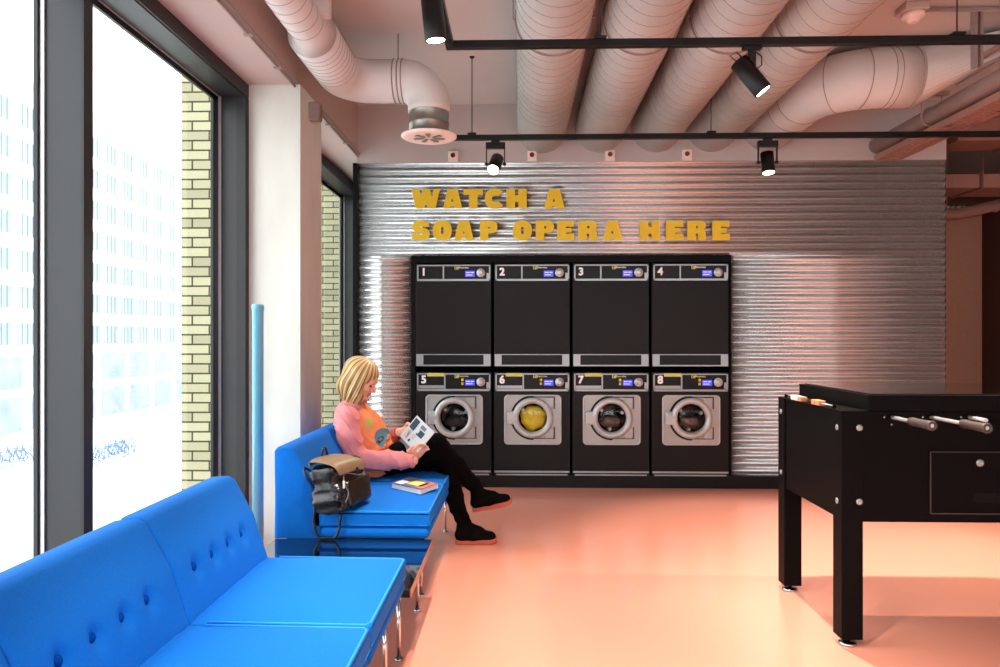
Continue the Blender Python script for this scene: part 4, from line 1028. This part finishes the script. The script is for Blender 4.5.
hand(Sb, rwr, rp, (rgrip-rp)*.6+(mTR-mBR)*.25+fw*0, mN, (mTL-mBL)*1.0+V(0, -.05, .02), (.25, .5, .45))
hand(Sb, lwr, lp, (mTR-mTL)*.5+(lgrip-lp)*.8, mN, (mTL-mBL), (.2, .45, .45))
for hp, kn, an in ((rhip, rkn, ran), (lhip, lkn, lan)): Sb.chain([hp, kn, an], [.075, .048, .026], .02)
for an, toe in ((ran, P(500, 501, YC+.19)), (lan, P(486, 536, YC+.085))): Sb.cone(an+V(0, 0, -.02), toe, .016, .012, .01)
def skinmat(c):
    r = c-Hc; f_, s_, u_ = r@fw/HS, r@sd/HS, r@up/HS
    return ((f_ > .083) & (np.abs(s_) < .024) & (u_ < -.033) & (u_ > -.060)).astype(int)
body, _ = Sb.mesh('body', ['skin', 'lip'], person, matfn=skinmat)
del Sb
# eyes, lashes and brows
for s in (-1, 1):
    b = bmesh.new(); bmesh.ops.create_uvsphere(b, u_segments=16, v_segments=10, radius=.0105)
    bmesh.ops.translate(b, vec=Vector(hd(.0755, s*.033, .010)), verts=b.verts); e = obj('eye', b, 'iris', person, smooth=True)
    b = bmesh.new(); tube(b, [hd(.0885, s*(.033+k*.012), .012-.004*k*k) for k in (-1, -.5, 0, .5, 1)], .0022, 6); obj('lashes', b, 'dark', e)
    b = bmesh.new(); tube(b, [hd(.094-abs(k)*.004*(k*s > 0), s*(.034+k*.015), .033-.003*k*k) for k in (-1, -.5, 0, .5, 1)], .0022, 6); obj('eyebrow', b, 'hair', person)
# hair : chin-length bob
S = SDF(Hc-V(.2, .17, .22), Hc+V(.2, .17, .19), .0033)
S.ell(hd(-.018, 0, .046), V(.111, .093, .098)*HS, AXH, .01)
dn = V(0, 0, -1)
for s in (-1, 1):
    S.chain([hd(-.02, s*.062, .04), hd(-.045, s*.070, -.03)-V(.0, 0, .0), Hc+V(-.035, s*.066, -.125)], [.040, .040, .022], .03)
    S.chain([hd(.035, s*.060, .06), hd(.022, s*.078, .01), Hc+V(.012, s*.078, -.085), Hc+V(.018, s*.070, -.135)], [.024, .022, .018, .008], .02)
    S.chain([hd(-.01, s*.070, .03), Hc+V(-.01, s*.079, -.05), Hc+V(-.008, s*.070, -.135)], [.028, .026, .010], .02)
S.chain([hd(-.06, 0, .05), Hc+V(-.088, 0, -.03), Hc+V(-.078, 0, -.118)], [.065, .050, .028], .03, flat=((0, 1, 0), 1.35))
S.chain([hd(-.04, 0, .00), Hc+V(-.06, 0, -.11)], [.06, .04], .03, flat=((0, 1, 0), 1.4))
S.ell(hd(.110, 0, -.02), V(.062, .070, .092)*HS, AXH, .012, sub=True)
S.ell(hd(.078, 0, -.075), V(.060, .055, .085)*HS, AXH, .012, sub=True)
part = hd(0, 0, .12)
def strandfn(co):
    r = co-Hc; f_, s_, u_ = r@fw, r@sd, r@up
    ang = np.arctan2(f_+.01, np.abs(s_)+.02)                       # strands fall from the parting line
    a = ang*14+np.where(s_ > 0, 2.1, 0)
    return a, r
def hairdisp(co):
    a, r = strandfn(co); low = np.clip((-r[:, 2]+.06)/.14, .2, 1)
    return (np.sin(a*1.1+r[:, 2]*16)*.0034+np.sin(a*3.1+1+r[:, 2]*21)*.0020+np.sin(a*6.3+2+r[:, 2]*9)*.0012)*low
hair, co = S.mesh('hair', 'hair', person, disp=hairdisp)
a, r = strandfn(co)
val = .5+.26*np.sin(a*1.7+r[:, 2]*14)+.20*np.sin(a*4.3+1.3+r[:, 2]*19)+.14*np.sin(a*8+4+r[:, 2]*8)+.12*np.clip((r[:, 2])/.1, -1, 1)
at = hair.data.attributes.new('strand', 'FLOAT', 'POINT'); at.data.foreach_set('value', np.clip(val, 0, 1).astype(np.float32))
del S
# sweatshirt torso
nz = lambda co, k, ph=0: np.sin(co[:, 0]*k+co[:, 2]*k*.7+ph)*np.sin(co[:, 1]*k*.8-co[:, 2]*k*.5+ph*1.7)
S = SDF(pel-V(.40, .36, .16), pel+V(.36, .34, .46), .005)
hem = P(370, 464, YC)
S.chain([hem, P(366, 448, YC), P(357, 428, YC), P(352, 415, YC)], [.150, .150, .140, .100], .04, flat=((0, 1, 0), 1.22))
S.cone(P(386, 459, YC), P(366, 430, YC), .070, .085, .05, flat=((0, 1, 0), 1.6))
for sh in (rsh, lsh): S.cone(P(352, 413, YC), sh, .075, .066, .03)
S.cone(neck0+V(0, 0, -.02), neck0+V(.0, 0, .03), .066, .060, .02)
S.cone(neck0+V(.012, 0, .01), neck0+V(.02, 0, .12), .050, .056, .006, sub=True)
for k in range(4): S.cone(P(371+k*4, 455-k*3, RY-.0), P(398-k*3, 462-k*9, YC-.05), .012, .008, .02)
ridge = lambda co, k, ph=0: 1-np.abs(np.sin(co[:, 0]*k*.8+co[:, 2]*k+np.sin(co[:, 1]*k*.6+co[:, 0]*20+ph)*1.2+ph))
def swdisp(co): return nz(co, 38)*.004+nz(co, 21, 1)*.006+(ridge(co, 32)**3)*.009*np.clip((pel[2]+.26-co[:, 2])/.2, .1, 1)+np.sin((co[:, 2]-co[:, 0]*.5)*95)*.0025*np.clip((pel[2]+.20-co[:, 2])/.15, 0, 1)
pE, pG = P(381, 437.5, YC-.12), P(370, 422.5, YC-.1)
def swmat(c):
    orange = c[:, 0] > (P(357, 440, YC)[0]+.22*(c[:, 2]-P(355, 440, YC)[2]))
    m = orange.astype(int)
    sl = c[:, 2]-pE[2]-(c[:, 0]-pE[0])*0
    e = ((c[:, 0]-pE[0]-.25*(pE[2]-c[:, 2]))/.030)**2+((c[:, 2]-pE[2])/.046)**2 < 1; e2 = ((c[:, 0]-pE[0])/.014)**2+((c[:, 2]-pE[2]+.010)/.016)**2; ring = (e2 < 1) & (e2 > .45)
    front = c[:, 1] < YC+.05
    m = np.where(e & orange & front, 2, m); m = np.where(ring & front, 4, m); m = np.where((e2 <= .45) & front, 5, m)
    g = ((c[:, 0]-pG[0])/.022)**2+((c[:, 2]-pG[2])/.028)**2 < 1
    return np.where(g & orange & front, 3, m)
b = bmesh.new(); cn_ = neck0+V(.006, 0, .028); tube(b, [cn_+V(.056*math.cos(q), .060*math.sin(q), .012*math.cos(q)*-1) for q in [2*PI*k/28 for k in range(28)]], .0085, 8, closed=True); obj('collar', b, 'pinksw', person, smooth=True)
S.mesh('sweatshirt', ['pinksw', 'orangesw', 'tealp', 'greenp', 'panelblk', 'inkgrey'], person, disp=swdisp, matfn=swmat)
del S
for nm, sh, el, wr, mm in (('r', rsh, rel, rwr, 'pinksw'), ('l', lsh, lel, lwr, 'redsw')):
    lo = np.minimum(np.minimum(sh, el), wr)-.14; hi = np.maximum(np.maximum(sh, el), wr)+.14
    S = SDF(lo, hi, .0045)
    fa = wr+(el-wr)*.05
    mid = (sh+el)/2+V(-.012, -.006 if nm == 'r' else 0, 0)
    S.chain([sh+V(0, 0, .0), mid, el+V(.0, 0, .01), (el+wr)/2+V(0, 0, -.004), fa+(el-fa)*.12], [.068, .072, .066, .054, .042], .02)
    S.cone(fa+(el-fa)*.10, fa-(el-fa)*.06, .036, .034, .006)
    d = (wr-el)/np.linalg.norm(wr-el); S.cone(wr+d*.0, wr+d*.10, .029, .030, .004, sub=True)
    def sdisp(co, el=el, wr=wr): 
        d_ = (wr-el)/np.linalg.norm(wr-el); t_ = (co-el)@d_
        return nz(co, 33, 2)*.004+nz(co, 17)*.005+(ridge(co, 30, 1)**3)*.009+np.sin(t_*85+co[:, 2]*30)*.0035*np.clip(1-np.abs(t_-.02)/.16, 0, 1)
    S.mesh('sleeve', mm, person, disp=sdisp); del S
# trousers
S = SDF(pel-V(.30, .30, .45), pel+V(.72, .38, .30), .0048)
S.chain([P(362, 466, YC+.02), P(372, 466, YC+.02)], [.125, .115], .03, flat=((0, 1, 0), 1.3))
S.chain([rhip, (rhip+rkn)/2+V(0, 0, -.012), rkn, (rkn+ran)/2+V(-.012, 0, .0), ran], [.098, .084, .066, .058, .043], .02)
S.chain([lhip, (lhip+lkn)/2, lkn, (lkn+lan)/2+V(-.012, 0, 0), lan+V(0, 0, .01)], [.095, .082, .066, .055, .043], .02)
def trdisp(co): return (ridge(co, 30, 2)**4)*.006+nz(co, 42, .5)*.003+nz(co, 23)*.004+np.sin(co[:, 2]*120+co[:, 0]*40)*.0022*np.clip((.28-co[:, 2])/.15, 0, 1)
S.mesh('trousers', 'denim', person, disp=trdisp); del S
# shoes (right one hangs in the air, left one stands on the floor)
def shoe(heel, toe, ankle, upv, Yw):
    heel, toe = np.array(heel), np.array(toe); f_ = (toe-heel); L = np.linalg.norm(f_); f_ /= L; s_ = np.cross(upv, f_); s_ /= np.linalg.norm(s_); u_ = np.cross(f_, s_)
    if u_[2] < 0: u_ = -u_
    S = SDF(np.minimum(heel, toe)-.09, np.maximum(np.maximum(heel, toe), ankle)+.10, .0038)
    c = lambda a, h, w=0: heel+f_*a*L+u_*h+s_*w
    S.chain([c(.14, .050), c(.45, .052), c(.84, .038)], [.040, .041, .034], .02, flat=(s_, 1.12))
    S.chain([c(.18, .06), c(.20, .10), ankle], [.040, .040, .042], .02)
    S.cone(c(.22, .10), c(.56, .072), .036, .032, .02)
    S.cone(c(.2, .12), c(.50, .088), .012, .012, .012)
    S.box(c(.5, -.03), V(L, .08, .045), .0, (f_, s_, u_), .003, sub=True)
    o, _ = S.mesh('shoe', 'shoe', person)
    b = bmesh.new(); out = []
    for a, w in ((0, .024), (.03, .031), (.12, .035), (.3, .036), (.5, .040), (.7, .046), (.85, .044), (.95, .032), (1.0, .014)): out.append((a, w))
    poly = [(a, w) for a, w in out]+[(a, -w) for a, w in out[::-1]]
    def fn(p, s): 
        lift = .012*max(0, (p[0]-.8)/.2)**1.5
        v = c(p[0], lift+(.026 if s else 0), p[1]*1.02); return tuple(v)
    prism(b, poly, fn); obj('sole', b, 'sole', o, bevel=.004, label='reddish gum rubber sole')
    b = bmesh.new()
    for k in range(5):
        a = .36+k*.065; h = .108-k*.0078
        tube(b, [c(a, h-.014, -.028), c(a+.01, h+.002, -.012), c(a+.015, h+.004, 0), c(a+.01, h+.002, .012), c(a, h-.014, .028)], .0032, 6)
    obj('laces', b, 'shoe', o)
hL = P(455.5, 541, YC+.075); hL[2] = .001; tL = P(497, 541, YC+.085); tL[2] = .001
shoe(hL, tL, lan, V(0, 0, 1), 0)
shoe(P(472.5, 511.5, YC+.17), P(512.5, 504, YC+.19), ran, V(0, 0, 1), 0)
# ------------------------------------------------------------------ magazine
t = thing('magazine', 'open white magazine with small blue photos held in both hands', 'magazine', tuple((mTL+mBR)/2))
def page(c00, c10, c11, c01, n_, curl, thick, name, par, m_):
    b = bmesh.new(); N = 14; g = []
    for s in (0, 1):
        G_ = []
        for i in range(N+1):
            row = []
            for j in range(N+1):
                u, v = i/N, j/N; p = c00*(1-u)*(1-v)+c10*u*(1-v)+c11*u*v+c01*(1-u)*v
                row.append(b.verts.new(p+n_*(curl*math.sin(PI*u)-thick*s)))
            G_.append(row)
        g.append(G_)
    for s in (0, 1):
        for i in range(N):
            for j in range(N):
                q = [g[s][i][j], g[s][i+1][j], g[s][i+1][j+1], g[s][i][j+1]]; b.faces.new(q if s else q[::-1])
    bd = [(i, 0) for i in range(N)]+[(N, j) for j in range(N)]+[(i, N) for i in range(N, 0, -1)]+[(0, j) for j in range(N, 0, -1)]
    for k in range(len(bd)):
        a_, c_ = bd[k], bd[(k+1) % len(bd)]; b.faces.new([g[0][a_[0]][a_[1]], g[0][c_[0]][c_[1]], g[1][c_[0]][c_[1]], g[1][a_[0]][a_[1]]])
    return obj(name, b, m_, par, smooth=False)
CU = .012
pg = page(mTL, mTR, mBR, mBL, mN, CU, .004, 'page', t, 'paper')
def pp(u, v, e=.0022): return (mTL*(1-u)*(1-v)+mTR*u*(1-v)+mBR*u*v+mBL*(1-u)*v)+mN*(CU*math.sin(PI*u)+e)
def patch(u0, v0, u1, v1, m_, nm='photo', par=None):
    b = bmesh.new(); n = 14; G_ = [[b.verts.new(pp(u0+(u1-u0)*i/n, v0+(v1-v0)*j)) for j in range(2)] for i in range(n+1)]
    for i in range(n): b.faces.new([G_[i][0], G_[i+1][0], G_[i+1][1], G_[i][1]])
    obj(nm, b, m_, par or pg)
patch(.06, .07, .36, .50, 'inkblue'); patch(.50, .10, .74, .24, 'inkgrey'); patch(.52, .28, .80, .52, 'inkblue'); patch(.50, .30, .58, .46, 'paper'); patch(.42, .80, .50, .90, 'inkblack')
b = bmesh.new()
for k in range(9):
    for (ua, ub) in ((.08, .36), (.42, .60)):
        if ua > .4 and k > 4: continue
        v0 = .56+k*.04; vs = [b.verts.new(pp(x, y, .0024)) for x, y in ((ua, v0), (ub, v0), (ub, v0+.009), (ua, v0+.009))]; b.faces.new(vs)
obj('text_lines', b, 'inkgrey', pg)
# the second leaf folds down behind the first
dv = (mBL-mTL)/np.linalg.norm(mBL-mTL); dh = (mTR-mTL)/np.linalg.norm(mTR-mTL)
lf0 = mBL+dh*.01-mN*.006; lf1 = mBR-dh*.01-mN*.006
dd = V(-.25, .05, -.75); dd /= np.linalg.norm(dd)
page(lf0, lf1, lf1+dd*.10+V(-.03, 0, 0), lf0+dd*.10+V(.01, 0, 0), mN, .004, .002, 'page', t, 'inkgrey')
# ------------------------------------------------------------------ paperback book on the seat
zs_ = .447
q0 = atZ(391.5, 487.5, zs_); q1 = atZ(420.5, 494, zs_); q2 = atZ(438.5, 487.5, zs_); q3 = q0+(q2-q1)
t = thing('paperback_book', 'small thick paperback book with colourful cover lying on the blue seat', 'book', tuple(q1))
def slab(name, za, zb_, ins, m_, par=None, lab=None):
    b = bmesh.new(); cen = (q0+q1+q2+q3)/4; b_ = []
    poly = [Vector(q)+(cen-Vector(q)).normalized()*ins for q in (q0, q1, q2, q3)]
    prism(b, [(p.x, p.y) for p in poly], lambda p, s: (p[0], p[1], zb_ if s else za)); return obj(name, b, m_, par or t, label=lab)
slab('page_block', zs_, zs_+.022, .003, 'paper'); cv = slab('cover', zs_+.0221, zs_+.0245, 0, 'coverb')
slab('cover', zs_-.0015, zs_-.0002, 0, 'paper')
def bil(u, v): return q0*(1-u)*(1-v)+q1*u*(1-v)+q2*u*v+q3*(1-u)*v
for (u0, v0, u1, v1, m_) in ((.35, .25, .85, .75, 'lemon'), (.75, .1, .98, .9, 'coverr'), (.05, .6, .4, .95, 'inkblack'), (.05, .1, .3, .5, 'white')):
    b = bmesh.new(); pts = [bil(u0, v0), bil(u1, v0), bil(u1, v1), bil(u0, v1)]
    prism(b, [(p.x, p.y) for p in pts], lambda p, s: (p[0], p[1], zs_+.0246+.0004*s)); obj('cover_art', b, m_, cv)
# ------------------------------------------------------------------ backpack
bag = thing('leather_backpack', 'shiny black leather backpack with warm-light-tinted flap and dangling strap, on the blue seat', 'backpack', tuple(atZ(340, 512, .445)))
B0 = np.array(atZ(336, 514, .447)); B1 = np.array(atZ(374, 500, .447)); bx_ = (B1-B0); wB = np.linalg.norm(bx_); bx_ /= wB     # lower front edge
by_ = V(-bx_[1], bx_[0], 0); by_ = by_ if by_[0] < 0 else -by_; by_ = by_ if by_[1] >= 0 else by_
bz_ = V(0, 0, 1)
Bc = B0+bx_*wB*.5+by_*.065
ln = V(-.22, 0, 1); ln /= np.linalg.norm(ln)        # leans against the backrest
def bp(a, d, h): return Bc+bx_*a+by_*d+ln*h
S = SDF(Bc-V(.24, .24, .02), Bc+V(.24, .24, .32), .0035)
AXB = (bx_, np.cross(ln, bx_)/np.linalg.norm(np.cross(ln, bx_)), ln)
S.box(bp(.012, 0, .050), V(.143, .075, .058), .022, AXB, .02)
S.box(bp(.005, 0, .13), V(.136, .070, .085), .035, AXB, .03)
S.box(bp(-.005, .005, .178), V(.112, .056, .033), .025, AXB, .02)
S.box(bp(.035, -.066, .075), V(.095, .024, .062), .016, AXB, .008)
def bagdisp(co):
    r = co-Bc; a = r@bx_; h = r@ln
    side = np.clip((-a-.05)/.06, 0, 1)
    return nz(co, 40, 1)*.0035+np.sin((h*1.2+a*.9)*75)*.0032*side+np.sin((h-a*1.4)*52+1)*.005*side+np.sin(h*130+a*90)*.0015*side
def bagmat(c):
    r = c-Bc; a = r@bx_; return (a > -.065).astype(int)
S.mesh('bag_body', ['leather', 'leatherbr'], bag, disp=bagdisp, matfn=bagmat); del S
# flap : curved sheet over the top and down the front
def sheet(name, fn, nu, nv, th_, m_, par, lab=None):
    b = bmesh.new(); P_ = [[Vector(fn(i/nu, j/nv)) for j in range(nv+1)] for i in range(nu+1)]
    nr = [[None]*(nv+1) for _ in range(nu+1)]
    for i in range(nu+1):
        for j in range(nv+1):
            du = P_[min(i+1, nu)][j]-P_[max(i-1, 0)][j]; dv_ = P_[i][min(j+1, nv)]-P_[i][max(j-1, 0)]; n_ = du.cross(dv_); n_.normalize(); nr[i][j] = n_
    T_ = [[b.verts.new(P_[i][j]+nr[i][j]*th_/2) for j in range(nv+1)] for i in range(nu+1)]; U_ = [[b.verts.new(P_[i][j]-nr[i][j]*th_/2) for j in range(nv+1)] for i in range(nu+1)]
    for i in range(nu):
        for j in range(nv):
            b.faces.new([T_[i][j], T_[i+1][j], T_[i+1][j+1], T_[i][j+1]]); b.faces.new([U_[i][j+1], U_[i+1][j+1], U_[i+1][j], U_[i][j]])
    bd = [(i, 0) for i in range(nu)]+[(nu, j) for j in range(nv)]+[(i, nv) for i in range(nu, 0, -1)]+[(0, j) for j in range(nv, 0, -1)]
    for k in range(len(bd)):
        a_, c_ = bd[k], bd[(k+1) % len(bd)]; b.faces.new([T_[a_[0]][a_[1]], U_[a_[0]][a_[1]], U_[c_[0]][c_[1]], T_[c_[0]][c_[1]]])
    return obj(name, b, m_, par, smooth=True, label=lab)
def flapf(u, v):
    w = .118*(1-.10*v**3); a = (u-.5)*2*w
    if v < .12: d, h = .060, .205+v/.12*.022
    elif v < .72: q = (v-.12)/.6; d, h = .060-q*.135, .231-.012*q+.006*math.sin(PI*q)
    else: q = (v-.72)/.28; rr = .018; d, h = -.078-.012*math.sin(min(q*2, 1)*PI/2), .216-q*.050
    e = abs(u-.5)*2; h -= .012*e**4
    if v > .9 and e > .8: h += .012*(e-.8)/.2
    return bp(a, d, h+.008)
fl = sheet('flap', flapf, 20, 26, .004, 'tan', bag, 'black leather flap coloured taupe-tan for the warm light on it')
b = bmesh.new(); rbx(b, (-.006, -.004, -.022), (.006, .004, .012), .002); bmesh.ops.transform(b, matrix=Matrix.Translation(Vector(bp(.03, -.098, .178))), verts=b.verts); obj('clasp', b, 'leather', fl)
def arcpts(a, b_, h, n=14, side=V(0, 0, 0)): return [tuple(np.array(a)*(1-k/n)+np.array(b_)*k/n+V(0, 0, 1)*h*math.sin(PI*k/n)+side*math.sin(PI*k/n)) for k in range(n+1)]
b = bmesh.new(); tube(b, arcpts(bp(-.03, .062, .215), bp(.035, .062, .215), .065), .006, 10); obj('top_handle', b, 'leather', bag)
b = bmesh.new()      # strap hanging over the sofa end in a loop
ys = 3.449
s0 = atY(314, 471, 3.56); s1 = atY(314, 500, ys); s2 = atY(314, 525, ys)
lp_ = [tuple(bp(-.115, .05, .16)), tuple(atY(316, 480, 3.50)), tuple(atY(315.5, 500, ys)), tuple(atY(314, 520, ys))]
cen_ = atY(327, 524, ys); rx_, rz_ = .060, .082
for k in range(13):
    a = PI+PI*k/12; lp_.append((cen_.x+rx_*math.cos(a), ys, max(.312, cen_.z+rz_*math.sin(a))))
lp_ += [tuple(atY(340.5, 515, ys)), tuple(atY(337, 511.5, 3.475)), tuple(bp(-.10, -.03, .012))]
# smooth the path
def catmull(pts, n=6):
    pts = [Vector(p) for p in pts]; out = []
    for i in range(len(pts)-1):
        p0, p1, p2, p3 = pts[max(i-1, 0)], pts[i], pts[i+1], pts[min(i+2, len(pts)-1)]
        for k in range(n):
            u = k/n; out.append(.5*((2*p1)+(p2-p0)*u+(2*p0-5*p1+4*p2-p3)*u*u+(3*p1-p0-3*p2+p3)*u**3))
    out.append(pts[-1]); return out
tube(b, catmull(lp_), .0065, 8); obj('strap', b, 'leather', bag)
b = bmesh.new(); tube(b, catmull([bp(-.128, .055, .19), bp(-.16, .06, .205), bp(-.165, .05, .16), bp(-.14, .045, .12)]), .0055, 8); obj('strap', b, 'leather', bag)
b = bmesh.new(); tube(b, catmull([bp(-.095, -.073, .03), bp(-.07, -.092, .08), bp(-.075, -.086, .13), bp(-.045, -.08, .17), bp(.05, -.094, .150), bp(.115, -.075, .155)]), .0028, 6); obj('zip', b, 'galv', bag, label='silver zip curving over the front')
b = bmesh.new(); rbx(b, (-.005, -.003, -.018), (.005, .003, .018), .002); bmesh.ops.transform(b, matrix=Matrix.Translation(Vector(bp(-.085, -.088, .125))), verts=b.verts); obj('zip_puller', b, 'sensor', bag)
# ================================================================== OUTSIDE
ZG = -6.8
b = bmesh.new(); bx(b, (-90, -40, ZG-.3), (-2.6, 220, ZG)); o = struct('ground_street', b, 'street')
t = thing('office_building', 'long pale office building with rows of windows across the street', 'building', (-46, 85, ZG))
b = bmesh.new(); bx(b, (-60, 44, ZG), (-43, 125, 23.2)); obj('wall', b, 'facade', t)
b = bmesh.new(); bx(b, (-60.2, 43.8, 23.2), (-42.7, 125.2, 23.7)); obj('roof', b, 'facade', t)
proto = None
for r in range(7):
    for k in range(14):
        y = 53.5+k*3.3; z = 1.6+3.15*r
        if proto is None:
            b = bmesh.new()
            for j in range(4): bx(b, (-43.02, -1.35+j*.7, -.95), (-42.9, -.80+j*.7, .95))
            proto = obj('window', b, 'facwin', t); w = proto
        else: w = proto.copy(); C.objects.link(w); w.parent = t
        w.location = (46, y-85, z-ZG)
# (window meshes are modelled around the origin of the facade)
proto.data.transform(Matrix.Translation(Vector(ROOT[t.name])))
b = bmesh.new()
for k in range(12):
    y = 53+k*5.5; bx(b, (-43.05, y, ZG), (-42.92, y+4.2, ZG+3.0)); bx(b, (-43.05, y, -3.1), (-42.92, y+4.2, -.3))
obj('ground_floor_glazing', b, 'facwin', t)
b = bmesh.new(); bx(b, (-42.93, 64.5, ZG), (-42.8, 67.2, ZG+2.6)); obj('orange_door', b, 'facorange', t, label='orange door')
bikes = []
def bike():
    b = bmesh.new(); r = .34
    for y in (-.53, .53): tube(b, [(0, y+r*math.cos(q), r+.03+r*math.sin(q)) for q in [2*PI*k/20 for k in range(20)]], .03, 5, closed=True)
    for p, q in (((-.53, .37), (-.2, .85)), ((-.2, .85), (.42, .85)), ((.42, .85), (.05, .33)), ((.05, .33), (-.53, .37)), ((.05, .33), (-.22, .95)), ((.53, .37), (.40, 1.02))): tube(b, [(0, *p), (0, *q)], .03, 6)
    tube(b, [(-.28, .38, 1.03), (.28, .38, 1.03)], .02, 6); rbx(b, (-.07, -.36, .94), (.07, -.12, 1.0), .02); return b
pb_ = None
rng = random.Random(3)
for k in range(18):
    grp = k < 9
    if grp: base = (-32.2+rng.uniform(-.8, .8), 45.0+k*.8, ZG)
    else: base = (-27.6+rng.uniform(-.7, .7), 45.2+(k-9)*.8, ZG)
    if pb_ is None: b = bike(); o = obj('bicycle', b, 'bike'); pb_ = o
    else: o = pb_.copy(); C.objects.link(o)
    o.location = base; o.rotation_euler.z = PI/2+rng.uniform(-.15, .15)
    tag(o, 'parked bicycle in the %s cluster on the street, seen through the window' % ('left-hand' if grp else 'right-hand'), 'bicycle', 'bicycles parked in the %s cluster outside' % ('left-hand' if grp else 'right-hand'))
# ================================================================== WORLD / LIGHT
w = bpy.data.worlds.new('world'); bpy.context.scene.world = w; w.use_nodes = True
nt = w.node_tree; bg = nt.nodes['Background']
bg.inputs['Color'].default_value = (.93, .97, 1.0, 1); bg.inputs['Strength'].default_value = 3.1
sc = bpy.context.scene
sc.view_settings.view_transform = 'Standard'; sc.view_settings.look = 'None'; sc.view_settings.gamma = 1
sc.view_settings.use_curve_mapping = False; sc.view_settings.exposure = 0.75
sc.cycles.max_bounces = 10; sc.cycles.diffuse_bounces = 6; sc.cycles.transparent_max_bounces = 12
sc.cycles.sample_clamp_indirect = 6; sc.cycles.caustics_reflective = False; sc.cycles.caustics_refractive = False
sc.cycles.use_denoising = True
